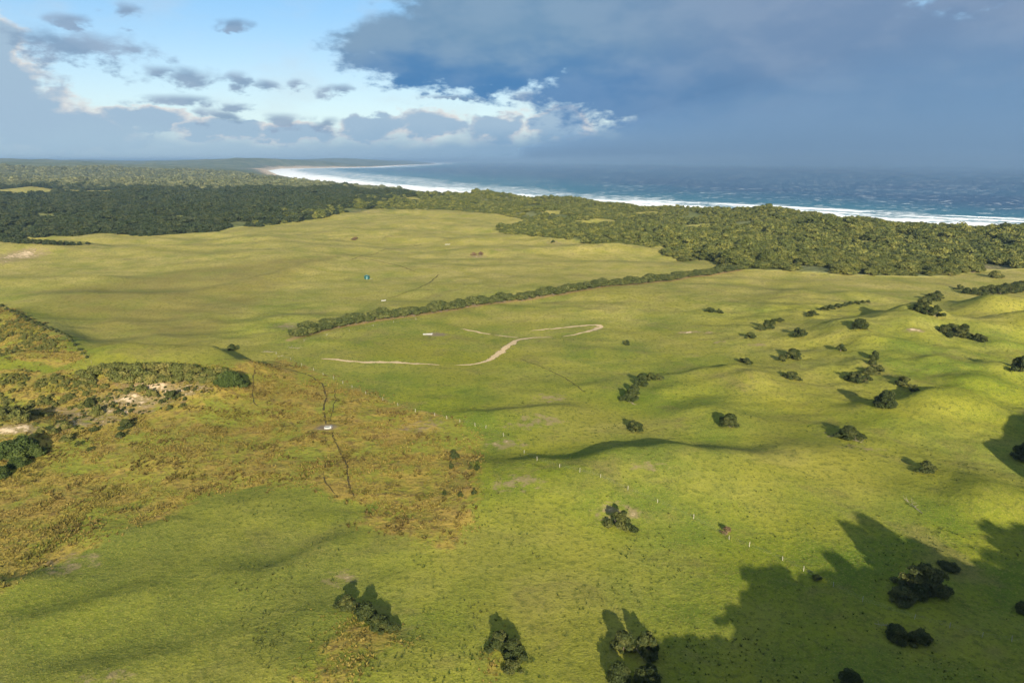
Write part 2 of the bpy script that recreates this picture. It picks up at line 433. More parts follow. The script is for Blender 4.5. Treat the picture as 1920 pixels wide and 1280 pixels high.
SAND = [  # x, y, radius x, radius y, strength
    (*(-184.4, 231.9), 7, 5, .8), (*(-179.2, 235.1), 8, 4, .55), (*(-154.8, 278.9), 12, 5, .9), (*(-157.3, 267.9), 8, 3.5, .85), (*(-167.5, 268.6), 14, 6, .4), (*(-176.2, 258.7), 18, 6, .42), (*(-142.3, 284.3), 15, 6, .42),
    (*(219.4, 362.7), 4.5, 2.2, .8), (*(220.9, 360.1), 3.5, 2, .6), (*(106, 398.7), 7, 2.5, .7), (*(117.9, 395.8), 4, 2, .5), (*(135.7, 364.5), 5, 2.5, .6), (*(117.3, 374), 5, 2, .4),
    (*(-510.8, 710), 18, 30, .8), (*(-499.5, 670.8), 12, 25, .5), (*(12.7, 253.5), 9, 6, .4), (*(16.4, 282.6), 9, 6, .38), (*(-1.9, 231), 8, 5, .42), (*(0.8, 193.7), 10, 6, .36), (*(43.5, 201), 8, 3, .38), (*(4.1, 246.8), 10, 4, .3),
    (*(-37.9, 746), 10, 10, .5), (*(-12.2, 778.6), 14, 10, .35), (*(52.2, 838.7), 14, 14, .35), (*(96.3, 348.4), 10, 5, .2), (*(120, 238.5), 8, 4, .25), (*(123.7, 225.7), 12, 4, .25), (*(-42.9, 148.3), 5, 4, .35), (*(-138.6, 410.8), 10, 10, .45),
    (*(-112.8, 153.6), 9, 6, .35), (*(-80.2, 113.5), 7, 3, .3), (*(30.9, 178.3), 9, 6, .33), (*(-35.1, 247.2), 12, 8, .3), (*(-259.4, 1248.4), 60, 40, .25), (*(456.2, 660), 30, 20, .4),
    (*(-2969.1, 6215), 90, 150, 1.0), (*(-1921.8, 4234.3), 60, 70, 1.2), (*(-2732.8, 6497.2), 70, 130, 1.0), (*(-2284.9, 5662.8), 60, 90, 1.0), (*(-1917.8, 4434.5), 40, 50, .9), (*(-3348.2, 9563.9), 130, 500, 1.1)]
DIRT = [(*(-71.6, 246.2), 4.8, 4.0, 1.0), (*(-44.6, 389.7), 9, 6, .8), (*(-95, 493.4), 6, 4, .5)]
WINDBREAK = [(-125.9, 378.4), (-110.5, 404.2), (-88.3, 423.5), (-69.4, 433.5), (-56.6, 442.2), (-33.6, 467.8), (0, 493), (36.5, 510.5), (82.2, 546.7), (133.7, 583.8), (180.2, 618.3), (213.8, 639.8)]

gx = stretch_axis(-14000, -190, 230, 13000, 1.7, 150, 150)
gy = stretch_axis(-260, 84, 430, 36000, 1.6, 46, 300)
GX, GY = np.meshgrid(gx, gy)
X, Y = GX.ravel(), GY.ravel()
Z = height(X, Y)
land = mesh_from('ground', np.stack([X, Y, Z], 1), grid_faces(len(gx), len(gy)), True)
edge = 5 * fbm(X / 16, Y / 16, 201, 3)
wx, wy = X + edge, Y + 5 * fbm(X / 14, Y / 14, 301, 3)
near = (Y < 1500)
rough = np.zeros(len(X)); sand = np.zeros(len(X)); dirt = np.zeros(len(X)); litter = np.zeros(len(X))
k = near
for poly, soft, a in ((ROUGH, 9, 1), (ROUGH2, 6, .85), (ROUGH3, 3, .6), (ROUGH4, 2, .8)):
    rough[k] = np.maximum(rough[k], a * poly_mask(wx[k], wy[k], poly, soft))
for lst, arr in ((SAND, sand), (DIRT, dirt)):
    for cx, cy, sx, sy, a in lst:
        q = np.exp(-(((X - cx) / sx) ** 2 + ((Y - cy) / sy) ** 2)) * a
        np.maximum(arr, q, out=arr)
olive = np.zeros(len(X)); dull = np.zeros(len(X))
olive[k] = poly_mask(wx[k], wy[k], OLIVE, 14)
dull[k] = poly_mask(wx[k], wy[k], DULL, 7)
sand[k] = np.maximum(sand[k], .46 * poly_mask(wx[k], wy[k], BARE, 5))
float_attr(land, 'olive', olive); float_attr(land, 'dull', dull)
litter[k] = np.exp(-(line_dist(X[k], Y[k], [(a, b - 2.5) for a, b in WINDBREAK]) / 3.6) ** 2)
D = coast(X, Y)
sand = np.maximum(sand, 1.3 * (1 - sstep(D, 70, 110)))
paddock = np.zeros(len(X))
paddock[k] = poly_mask(X[k] + .6 * edge[k], Y[k] + .6 * edge[k], PADDOCK, 4)
for poly in CLEARINGS:
    q = (Y > 600) & (Y < 5000)
    paddock[q] = np.maximum(paddock[q], poly_mask(X[q], Y[q], poly, 8))
dry = np.clip(.15 + .85 * sstep(Y, 240, 680) + .55 * fbm(X / 90, Y / 60, 401, 3), 0, 1)
float_attr(land, 'rough', rough); float_attr(land, 'sand', sand); float_attr(land, 'dirt', dirt); float_attr(land, 'litter', litter)
float_attr(land, 'paddock', paddock); float_attr(land, 'dry', dry)

m_land, gr, o = mat('land')
P = gr.node('ShaderNodeNewGeometry').outputs['Position']
st = gr.v('MULTIPLY', P, (1, 1, .2))
n120 = gr.noise(st, .011, 2, .55)
n03 = gr.noise(st, .3, 3, .65)
n30 = gr.noise(st, .035, 4, .6, .4)
n8 = gr.noise(st, .14, 3, .62)
n2 = gr.noise(st, .55, 3, .65)
nf = gr.noise(st, 2.2, 2, .7)
streak = gr.noise(gr.v('MULTIPLY', P, (.8, 1.15, .2)), .05, 5, .62, 1.0)
grass = gr.mix(gr.ss(n30, .34, .66), (.086, .126, .012), (.166, .178, .015))
grass = gr.mix(gr.ss(n8, .45, .72, 0, .6), grass, (.070, .105, .012))
grass = gr.mix(gr.ss(n120, .42, .62, 0, .55), grass, (.200, .175, .022))
grass = gr.mix(gr.m('MULTIPLY', gr.attr('dry'), gr.ss(n30, .25, .65, .45, 1)), grass, gr.mix(gr.ss(streak, .35, .65), (.240, .208, .050), (.335, .276, .088)))
grass = gr.mix(gr.ss(streak, .53, .70, 0, .55), grass, (.115, .098, .030))
grass = gr.mix(gr.ss(gr.noise(gr.v('ADD', st, (310, 70, 0)), .028, 5, .65, .6), .56, .72, 0, .6), grass, (.150, .120, .046))
grass = gr.mix(gr.m('MULTIPLY', gr.attr('olive'), gr.ss(n30, .3, .7, .35, .8)), grass, (.150, .122, .034))
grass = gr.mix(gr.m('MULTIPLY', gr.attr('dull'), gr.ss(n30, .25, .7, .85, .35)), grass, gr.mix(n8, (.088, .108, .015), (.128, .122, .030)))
grass = gr.mix(gr.ss(n2, .48, .66, 0, .6), grass, (.055, .070, .012))
grass = gr.mix(gr.ss(nf, .50, .70, 0, .55), grass, (.27, .235, .05))
grass = gr.mix(gr.ss(gr.noise(gr.v('ADD', st, (11, 5, 0)), 1.5, 3, .7), .56, .66, 0, .6), grass, (.040, .048, .012))
rg = gr.mix(gr.ss(n8, .36, .62), (.172, .162, .022), (.262, .190, .038))
rg = gr.mix(gr.ss(n30, .44, .66, 0, .6), rg, (.200, .130, .036))
rg = gr.mix(gr.ss(n03, .53, .64, 0, .75), rg, (.120, .075, .028))
rg = gr.mix(gr.ss(gr.noise(gr.v('ADD', st, (90, 40, 0)), .045, 3, .6, .8), .47, .62, 0, .8), rg, (.150, .168, .020))
rg = gr.mix(gr.ss(n2, .50, .68, 0, .7), rg, (.095, .072, .022))
rg = gr.mix(gr.ss(nf, .54, .74, 0, .6), rg, (.29, .215, .075))
rmask = gr.ss(gr.m('ADD', gr.attr('rough'), gr.m('MULTIPLY', gr.m('SUBTRACT', n8, .5), 1.2)), .34, .66)
c = gr.mix(rmask, grass, rg)
scrub = gr.mix(gr.ss(n30, .35, .65), (.055, .068, .020), (.100, .110, .032))
scrub = gr.mix(gr.ss(gr.noise(st, .004, 5, .6), .42, .66, 0, .7), scrub, (.150, .150, .070))  # lighter patches, raised to stand in for haze over far scrub
c = gr.mix(gr.attr('paddock'), scrub, c)
litc = gr.mix(n2, (.22, .13, .065), (.34, .22, .12))
c = gr.mix(gr.ss(gr.m('ADD', gr.attr('litter'), gr.m('MULTIPLY', gr.m('SUBTRACT', n8, .5), .9)), .40, .85, 0, .55), c, litc)
sd = gr.mix(n2, (.40, .29, .165), (.58, .45, .29))
bare = gr.mix(n2, (.165, .122, .062), (.26, .190, .105))
sm = gr.m('ADD', gr.attr('sand'), gr.m('MULTIPLY', gr.m('SUBTRACT', n03, .5), 1.8))
sm = gr.m('MULTIPLY', sm, gr.ss(gr.attr('sand'), .02, .2))
c = gr.mix(gr.ss(sm, .12, .5, 0, .72), c, bare)
c = gr.mix(gr.ss(sm, .55, .8, 0, .95), c, sd)
c = gr.mix(gr.ss(gr.m('ADD', gr.attr('dirt'), gr.m('MULTIPLY', gr.m('SUBTRACT', n2, .5), .5)), .3, .7, 0, .9), c, gr.mix(nf, (.12, .092, .058), (.19, .145, .095)))
hgt = gr.m('ADD', gr.m('MULTIPLY', n2, .55), gr.m('MULTIPLY', nf, .22))
hgt = gr.m('ADD', hgt, gr.m('MULTIPLY', n8, .6))
hgt = gr.m('ADD', hgt, gr.m('MULTIPLY', gr.attr('rough'), gr.m('MULTIPLY', n03, 1.6)))
hgt = gr.m('ADD', hgt, gr.m('MULTIPLY', gr.m('SUBTRACT', 1.0, gr.attr('paddock')), gr.m('MULTIPLY', gr.noise(st, .03, 4, .6), 14)))
principled(gr, o, c, .9, bump(gr, hgt, .8, .55), .05)
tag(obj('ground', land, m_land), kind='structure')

# ---------------------------------------------------------------- sea
sx = stretch_axis(-60000, -1500, 3000, 60000, 45, 70, 80)
sy = stretch_axis(300, 700, 3500, 95000, 30, 6, 110)
SX, SY = np.meshgrid(sx, sy)
SX, SY = SX.ravel(), SY.ravel()
sea_me = mesh_from('sea', np.stack([SX, SY, np.full(len(SX), SEA_LEVEL)], 1), grid_faces(len(sx), len(sy)), True)
float_attr(sea_me, 'shore', -coast(SX, SY) / (1 + 1.2 * np.clip((SY - 1500) / 2200, 0, 1.6)))
m_sea, gr, o = mat('sea')
P = gr.node('ShaderNodeNewGeometry').outputs['Position']
shore = gr.attr('shore')
w1 = gr.noise(gr.v('MULTIPLY', P, (.6, 1.3, 1)), .03, 4, .6)
w2 = gr.noise(gr.v('MULTIPLY', P, (.5, 1.6, 1)), .16, 4, .6)
big = gr.noise(P, .0016, 4, .6)
deep = gr.mix(gr.ss(big, .35, .65), (.005, .040, .090), (.007, .056, .108))
shallow = gr.mix(w1, (.012, .110, .140), (.024, .145, .170))
base = gr.mix(gr.ss(gr.m('ADD', shore, gr.m('MULTIPLY', w1, 260)), 200, 900, 1, 0), deep, shallow)
fs = gr.m('ADD', shore, gr.m('MULTIPLY', gr.m('SUBTRACT', gr.noise(P, .012, 5, .65), .5), 330))
lace = gr.noise(gr.v('MULTIPLY', P, (.55, 1.5, 1)), .055, 6, .68, .6)
foam = gr.m('MAXIMUM', gr.ss(fs, 95, 140, 1, 0), gr.m('MULTIPLY', gr.ss(fs, 240, 330, 1, 0), gr.ss(lace, .49, .57)))
caps = gr.m('MULTIPLY', gr.ss(gr.noise(gr.v('MULTIPLY', P, (.45, 1.0, 1)), .062, 3, .55, .3), .625, .66), gr.ss(gr.noise(P, .0045, 2, .5), .36, .54))
foam = gr.m('MAXIMUM', foam, gr.m('MULTIPLY', caps, .8))
base = gr.mix(foam, base, (.80, .80, .78))
b = principled(gr, o, base, gr.m('ADD', .32, gr.m('MULTIPLY', foam, .5)), bump(gr, gr.m('ADD', gr.m('MULTIPLY', w1, 2.2), gr.m('MULTIPLY', w2, .8)), .55, 1.0), .16)
tag(obj('sea', sea_me, m_sea), kind='structure')

# breaking waves along the shore: low foam ridges
m_foam, gr, o = mat('foam')
P = gr.node('ShaderNodeNewGeometry').outputs['Position']
principled(gr, o, gr.mix(gr.noise(P, .2, 4, .7), (.62, .68, .70), (.86, .86, .84)), .8, bump(gr, gr.noise(P, .5, 4, .7), .6, .5), .1)
def breakers():
    V, F = [], []
    shorepts = np.array(SEA[1:16])
    seg = np.hypot(*np.diff(shorepts, axis=0).T)
    cum = np.concatenate([[0], np.cumsum(seg)])
    for i in range(110):
        s0 = rng.uniform(0, cum[-1] * .9)
        length = rng.uniform(60, 260)
        off = rng.choice([125, 165, 205, 250, 300]) + rng.uniform(-18, 18)
        n = 26
        s = np.linspace(s0, min(s0 + length, cum[-1]), n)
        px, py = np.interp(s, cum, shorepts[:, 0]), np.interp(s, cum, shorepts[:, 1])
        tx, ty = np.gradient(px), np.gradient(py)
        L = np.hypot(tx, ty) + 1e-6
        nx, ny = ty / L, -tx / L
        probe = coast(px + nx * 50, py + ny * 50)
        sg = np.where(probe < coast(px - nx * 50, py - ny * 50), 1, -1)
        w = off + 9 * gnoise(s / 45, s * 0 + i, 5)
        cx, cy = px + nx * sg * w, py + ny * sg * w
        fade = np.sin(np.linspace(0, math.pi, n)) ** .6
        b0 = len(V)
        for j in range(n):
            for q, zz in ((-7, -.15), (-4, .5), (-1, 1.5), (1, 1.1), (2.5, -.15)):
                V.append((cx[j] + nx[j] * sg[j] * q, cy[j] + ny[j] * sg[j] * q, SEA_LEVEL + zz * fade[j]))
        for j in range(n - 1):
            for q in range(4):
                a = b0 + j * 5 + q
                F.append((a, a + 1, a + 6, a + 5))
    return mesh_from('breaking_waves', np.array(V), np.array(F), True)
tag(obj('breaking_waves', breakers(), m_foam), 'white breaking waves rolling in along the beach', 'waves', kind='stuff')

# ---------------------------------------------------------------- paths worn into the grass
def ribbon(pts, width, step=1.2, lift=.07, wob=.5, seed=1):
    pts = np.array(pts, float)
    cum = np.concatenate([[0], np.cumsum(np.hypot(*np.diff(pts, axis=0).T))])
    n = max(4, int(cum[-1] / step))
    s = np.linspace(0, cum[-1], n)
    # rounded corners
    fx, fy = np.interp(s, cum, pts[:, 0]), np.interp(s, cum, pts[:, 1])
    ker = np.hanning(max(5, int(14 / step) | 1)); ker /= ker.sum(); pad = len(ker) // 2
    fx = np.convolve(np.pad(fx, pad, 'edge'), ker, 'valid'); fy = np.convolve(np.pad(fy, pad, 'edge'), ker, 'valid')
    fx = fx + wob * gnoise(s / 6, s * 0 + .3, seed); fy = fy + wob * gnoise(s / 6, s * 0 + .7, seed + 1)
    tx, ty = np.gradient(fx), np.gradient(fy)
    L = np.hypot(tx, ty) + 1e-6
    nx, ny = -ty / L, tx / L
    ww = np.interp(s, np.linspace(0, cum[-1], len(np.atleast_1d(width))), np.atleast_1d(width)) if np.ndim(width) else np.full(n, float(width))
    ww = ww * (1 + .5 * gnoise(s / 5, s * 0 + .1, seed + 2)) * np.minimum(1, np.minimum(s, cum[-1] - s) / 4 + .15)
    cols = 5
    V = []
    for q in np.linspace(-.5, .5, cols):
        V.append(np.stack([fx + nx * ww * q, fy + ny * ww * q], 1))
    V = np.stack(V, 1).reshape(-1, 2)
    z = height(V[:, 0], V[:, 1]) + lift
    me = mesh_from('path', np.column_stack([V, z]), grid_faces(cols, n), True)
    e = np.tile(1 - np.abs(np.linspace(-1, 1, cols)), n)
    float_attr(me, 'mid', e)
    return me

def path_mat(name, c0, c1, thr):
    m, gr, o = mat(name)
    P = gr.node('ShaderNodeNewGeometry').outputs['Position']
    n = gr.noise(P, 1.3, 4, .7)
    col = gr.mix(n, c0, c1)
    b = principled(gr, o, col, .95, bump(gr, n, .7, .3), .03)
    tr = gr.node('ShaderNodeBsdfTransparent')
    mx = gr.node('ShaderNodeMixShader')
    a = gr.ss(gr.m('ADD', gr.attr('mid'), gr.m('MULTIPLY', gr.m('SUBTRACT', gr.noise(P, .5, 4, .7), .5), 1.6)), thr, thr + .35)
    gr.t.links.new(a, mx.inputs[0])
    gr.t.links.new(tr.outputs[0], mx.inputs[1])
    gr.t.links.new(b.outputs[0], mx.inputs[2])
    gr.t.links.new(mx.outputs[0], o.inputs['Surface'])
    return m
m_sandpath = path_mat('sandy_path', (.34, .245, .13), (.50, .38, .225), .12)
m_track = path_mat('cattle_track', (.040, .034, .015), (.080, .064, .030), .12)
for i, (pts, w) in enumerate([
    ([(-99.3, 339), (-84.4, 334.3), (-73.1, 332.2), (-59.6, 332.7), (-45.9, 331.1), (-35.4, 329)], [1.5, 3, 2.6, 3.6, 4, 2.2, 1]),
    ([(-30.1, 328.9), (-21.7, 331.9), (-15.1, 336), (-9.8, 344.3), (-4.4, 360.4), (3.1, 383), (12.6, 389.7), (25.2, 389.7)], [1, 2.4, 4.5, 5.2, 5.0, 4.5, 3, 1.6]),
    ([(28.4, 391.7), (40.2, 398.9), (48.3, 405.3), (57.2, 418.6), (53.5, 421.7), (40.3, 418.1), (23.1, 409.9), (9.8, 404.2)], [1.5, 2.5, 4.6, 5, 3.6, 3, 2.6, 1.4]),
    ([(-32.7, 406.1), (-26, 403.4), (-19.3, 398.6), (-11.1, 394.9)], [1.4, 3, 2.8, 1.5]),
    ([(-11.1, 394.9), (-3.2, 391.8), (4.7, 389.2)], [1.2, 2.2, 2])]):
    me = ribbon(pts, w, 1.2, .07, .8, 20 + 3 * i)
    tag(obj('sandy_path', me, m_sandpath), kind='structure')
for i, (pts, w) in enumerate([
    ([(-72.3, 248.8), (-77.4, 262.3), (-80.1, 279.5), (-86.4, 297), (-98.1, 312.1), (-112.4, 320.1), (-122.1, 305.8), (-135.2, 304.6)], [1.0, .9, .8, .7, .7]),
    ([(-68.1, 240.5), (-62.5, 227.6), (-56.4, 214.6), (-52.4, 199.6), (-47.8, 188.3)], [.9, .8, .7, .6]),
    ([(-119.2, 302.8), (-114.5, 286.3), (-109.5, 272.9), (-105, 267)], .6),
    ([(3.4, 343.8), (16.1, 327.7), (24.4, 313.7), (33.1, 286.4)], .55),
    ([(-66.6, 612.4), (-70.6, 557.8), (-78.9, 529.3), (-93.5, 502.6)], [1.4, 1.2, .9]),
    ([(-181.8, 726.5), (-142.3, 698.3), (-113, 669.3), (-89.3, 623.4)], [.8, 1.2, 1.2]),
    ([(-79.5, 290.8), (-75.5, 275.9), (-73.5, 263.4), (-72.1, 252.9)], .6),
    ([(-82.5, 233.8), (-76.6, 240.5), (-71.9, 244.2)], .5),
    ([(-163.6, 684.5), (-148.3, 791.7), (-115.5, 872.3)], 1.2),
    ([(-139.6, 305.1), (-130, 307.2), (-125.8, 335.8), (-105.5, 323)], .8),
    ([(-62.4, 208.5), (-60, 199.2), (-54, 190.4)], .5)]):
    me = ribbon(pts, w, 1.0, .06, .5, 90 + 3 * i)
    tag(obj('cattle_track', me, m_track), kind='structure')

# ---------------------------------------------------------------- plants: leaf, bark and wood
def leaf_mat(name, dark, light, tip, trans=.22):
    m, gr, o = mat(name)
    t = gr.attr('tint')
    l = gr.attr('lobe')
    rnd = gr.node('ShaderNodeObjectInfo').outputs['Random']
    c = gr.mix(t, dark, light)
    P = gr.node('ShaderNodeNewGeometry').outputs['Position']
    c = gr.mix(gr.ss(gr.noise(P, .013, 4, .62), .40, .62, .0, .62), c, gr.mix(.5, dark, light))
    c = gr.mix(gr.ss(gr.m('ADD', gr.m('MULTIPLY', l, .7), gr.m('MULTIPLY', rnd, .4)), .45, .95, 0, .75), c, tip)
    b = principled(gr, o, c, .62, None, .12)
    tr = gr.node('ShaderNodeBsdfTranslucent')
    gr.put(tr.inputs['Color'], gr.mix(.5, c, tip))
    mx = gr.node('ShaderNodeMixShader')
    mx.inputs[0].default_value = trans
    gr.t.links.new(b.outputs[0], mx.inputs[1])
    gr.t.links.new(tr.outputs[0], mx.inputs[2])
    gr.t.links.new(mx.outputs[0], o.inputs['Surface'])
    return m
m_leaf_dark = leaf_mat('leaf_dark', (.018, .027, .007), (.052, .066, .016), (.100, .102, .026))
m_leaf_green = leaf_mat('leaf_green', (.026, .040, .009), (.064, .090, .018), (.092, .112, .024))
m_leaf_olive = leaf_mat('leaf_olive', (.030, .040, .012), (.078, .092, .025), (.125, .128, .036))
m_leaf_wood = leaf_mat('leaf_woodland', (.042, .052, .013), (.104, .118, .026), (.190, .182, .040))
m_leaf_forest = leaf_mat('leaf_forest', (.018, .029, .011), (.042, .056, .020), (.062, .068, .024))
m_leaf_hazed = leaf_mat('leaf_hazed', (.060, .070, .030), (.130, .140, .058), (.180, .178, .075))  # far scrub leaves lightened to carry distance haze in their colour
m_leaf_heath = leaf_mat('leaf_heath', (.050, .060, .014), (.125, .128, .030), (.190, .160, .042))
m_leaf_dead = leaf_mat('leaf_dead', (.060, .038, .022), (.135, .085, .045), (.19, .125, .06), .1)
m_bark, gr, o = mat('bark')
P = gr.node('ShaderNodeNewGeometry').outputs['Position']
nb = gr.noise(gr.v('MULTIPLY', P, (1, 1, .3)), 6, 4, .65)
principled(gr, o, gr.mix(nb, (.070, .052, .038), (.22, .18, .14)), .9, bump(gr, nb, .6, .05), .05)
m_deadwood, gr, o = mat('weathered_wood')
P = gr.node('ShaderNodeNewGeometry').outputs['Position']
nb = gr.noise(P, 5, 4, .65)
principled(gr, o, gr.mix(nb, (.15, .12, .09), (.32, .27, .21)), .9, bump(gr, nb, .6, .05), .05)

def crown_mesh(name, seed, W, H, z0, nl, n, leaf, lr=(.15, .24), flat=0.0, core=True, lean=0.0, ragged=0.0):
    r = np.random.default_rng(seed)
    th = r.uniform(0, 2 * math.pi, nl)
    rho = np.sqrt(r.uniform(0, 1, nl)) * .98
    rad_ = W * r.uniform(*lr, nl) * (1.12 - .35 * rho)
    R = W / 2 - rad_ * .75
    ax, ay = r.uniform(.85, 1.1), r.uniform(.75, 1.0) - .18 * ragged * r.uniform(0, 1)
    if ragged:       # uneven outline: the crown bulges to some sides and is bitten into on others
        ph = r.uniform(0, 6.283, 3)
        rho = rho * (1 + .22 * np.sin(2 * th + ph[0]) + .20 * np.sin(3 * th + ph[1]) + .12 * np.sin(5 * th + ph[2])) * .92
    cx, cy = np.cos(th) * rho * R * ax, np.sin(th) * rho * R * ay
    top = (H - z0) * (1 - (1 - flat) * rho ** 2.2 * .72) * r.uniform(.80 - .28 * ragged, 1.06, nl)
    cz = z0 + np.maximum(rad_ * .55, top - rad_ * .8)
    cx = cx + lean * cz
    # outer skirt lobes reach down
    low = (rho > .6) & (r.uniform(0, 1, nl) < .55)
    cz[low] = z0 + rad_[low] * .5
    pick = r.choice(nl, n, p=rad_ ** 2 / (rad_ ** 2).sum())
    d = r.normal(size=(n, 3)); d[:, 2] = np.abs(d[:, 2]) * 1.0 - .35
    d /= np.linalg.norm(d, axis=1, keepdims=True)
    rr = rad_[pick] * (1.04 - .42 * r.uniform(0, 1, n) ** 2)
    bumpy = 1 + .16 * np.sin(d[:, 0] * 7 + pick) * np.cos(d[:, 1] * 6 + 2 * pick)
    c = np.stack([cx[pick], cy[pick], cz[pick]], 1) + d * (rr * bumpy)[:, None] * np.array([1, 1, .85])
    c[:, 2] = np.maximum(c[:, 2], .08)
    nrm = d + r.normal(size=(n, 3)) * .55
    nrm /= np.linalg.norm(nrm, axis=1, keepdims=True)
    u = np.cross(nrm, r.normal(size=(n, 3))); u /= np.linalg.norm(u, axis=1, keepdims=True) + 1e-9
    v = np.cross(nrm, u)
    s = leaf * r.uniform(.55, 1.35, n)[:, None]
    V = np.stack([c - u * s * .9, c - v * s * .5 + nrm * s * .12, c + u * s * .9, c + v * s * .5 + nrm * s * .12], 1).reshape(-1, 3)
    F = np.arange(4 * n).reshape(-1, 4)
    lobe = r.uniform(0, 1, nl)
    tint, lob = r.uniform(0, 1, n), lobe[pick]
    if core:      # the dense inside of the bush: faceted hulls well within the leaves
        CV, CF, CT = [], [], []
        rings, seg = 5, 8
        b0 = len(V)
        for i in range(nl):
            q0 = b0 + len(CV)
            for a in range(rings):
                ph = math.pi * (a + .35) / (rings - .3)
                for b_ in range(seg):
                    t = 2 * math.pi * b_ / seg
                    k = rad_[i] * .70 * r.uniform(.85, 1.1)
                    CV.append((cx[i] + k * math.sin(ph) * math.cos(t), cy[i] + k * math.sin(ph) * math.sin(t), max(.02, cz[i] + .85 * k * math.cos(ph))))
            for a in range(rings - 1):
                for b_ in range(seg):
                    CF.append((q0 + a * seg + b_, q0 + (a + 1) * seg + b_, q0 + (a + 1) * seg + (b_ + 1) % seg, q0 + a * seg + (b_ + 1) % seg))
        V = np.concatenate([V, np.array(CV)]); F = np.concatenate([F, np.array(CF)])
        tint = np.concatenate([tint, np.zeros(len(CF))]); lob = np.concatenate([lob, np.zeros(len(CF))])
    me = mesh_from(name, V, F)
    float_attr(me, 'tint', tint, 'FACE'); float_attr(me, 'lobe', lob, 'FACE')
    return me, np.stack([cx, cy, cz], 1)

def tubes(paths, sides=6):
    """paths: list of (points, radii)"""
    V, F = [], []
    for pts, rads in paths:
        pts = np.array(pts, float)
        t = np.gradient(pts, axis=0)
        b0 = len(V)
        for p, d, q in zip(pts, t, rads):
            d = d / (np.linalg.norm(d) + 1e-9)
            u = np.cross(d, (0, 0, 1) if abs(d[2]) < .9 else (1, 0, 0)); u /= np.linalg.norm(u)
            w = np.cross(d, u)
            for s in range(sides):
                a = 2 * math.pi * s / sides
                V.append(p + q * (math.cos(a) * u + math.sin(a) * w))
        for i in range(len(pts) - 1):
            for s in range(sides):
                F.append((b0 + i * sides + s, b0 + i * sides + (s + 1) % sides, b0 + (i + 1) * sides + (s + 1) % sides, b0 + (i + 1) * sides + s))
        k = b0 + (len(pts) - 1) * sides
        V.append(pts[-1] + (pts[-1] - pts[-2]) * .05)
        for s in range(0, sides):
            F.append((k + s, k + (s + 1) % sides, len(V) - 1, len(V) - 1)) if False else F.append((k + s, k + (s + 1) % sides, len(V) - 1, k + s))
    F = np.array(F)
    tri = F[:, 3] == F[:, 0]
    me = bpy.data.meshes.new('limbs')
    faces = [tuple(f[:3]) if t_ else tuple(f) for f, t_ in zip(F.tolist(), tri)]
    me.from_pydata([tuple(v) for v in V], [], faces)
    me.polygons.foreach_set('use_smooth', np.ones(len(me.polygons), bool))
    me.update()
    return me

def limbs_mesh(seed, centres, thick, count, spread=.35):
    r = np.random.default_rng(seed)
    paths = []
    order = r.permutation(len(centres))[:count]
    for i in order:
        e = centres[i] * np.array([1, 1, .95])
        b = np.array([r.normal() * spread, r.normal() * spread, -.35])
        mid = b * .45 + e * .55 + np.array([r.normal() * .3, r.normal() * .3, -.12 * e[2]])
        pts = [b, b * .8 + mid * .2 + np.array([0, 0, .2]), mid, mid * .4 + e * .6, e]
        k = thick * r.uniform(.7, 1.2)
        paths.append((pts, [k, k * .85, k * .6, k * .4, k * .2]))
    return tubes(paths)

KIND = {}
def make_kind(key, n_var, material, W, H, z0, nl, n, leaf, thick=.16, limbs=6, spread=.35, **kw):
    out = []
    for i in range(n_var):
        cm, cen = crown_mesh(key + '_crown', 1000 + 37 * i + sum(map(ord, key)), W, H, z0, nl, n, leaf, **kw)
        cm.materials.append(material)
        tm = limbs_mesh(50 + i, cen, thick, limbs, spread)
        tm.materials.append(m_bark)
        out.append((cm, tm))
    KIND[key] = (out, W, H)
make_kind('shrub', 6, m_leaf_dark, 8.0, 5.0, .3, 34, 7000, .25, lr=(.07, .19), ragged=1.0)
make_kind('big', 3, m_leaf_dark, 11.0, 6.6, .3, 50, 12000, .26, .22, 9, lr=(.06, .16), ragged=1.0)
make_kind('small', 5, m_leaf_dark, 4.0, 2.6, .15, 18, 2300, .18, .09, 5, .2, lr=(.09, .22), ragged=1.0)
make_kind('green', 2, m_leaf_green, 8.0, 5.0, .2, 22, 6500, .28)
make_kind('heath', 3, m_leaf_heath, 5.0, 2.6, .1, 12, 1900, .26, .09, 4, .2)
make_kind('wind', 4, m_leaf_olive, 12.0, 7.4, 1.5, 26, 5200, .42, .16, 10, 1.6, flat=.6)
make_kind('wood', 6, m_leaf_wood, 11.0, 8.0, .6, 22, 4200, .46, .2, 7, .6, lr=(.17, .27), flat=.3)
make_kind('far', 5, m_leaf_wood, 11.0, 7.5, .3, 14, 800, .95, .2, 3, .4, lr=(.2, .3), flat=.3)
make_kind('deep', 4, m_leaf_forest, 11.0, 8.5, .3, 13, 620, 1.05, .2, 3, .4, lr=(.2, .3), flat=.3)
make_kind('pale', 4, m_leaf_hazed, 11.0, 7.0, .3, 12, 420, 1.3, .2, 3, .4, lr=(.2, .3), flat=.4)  # far scrub with the haze put into its leaf colour
make_kind('dead', 2, m_leaf_dead, 5.0, 3.0, .3, 10, 900, .2, .09, 10, .3, core=False)

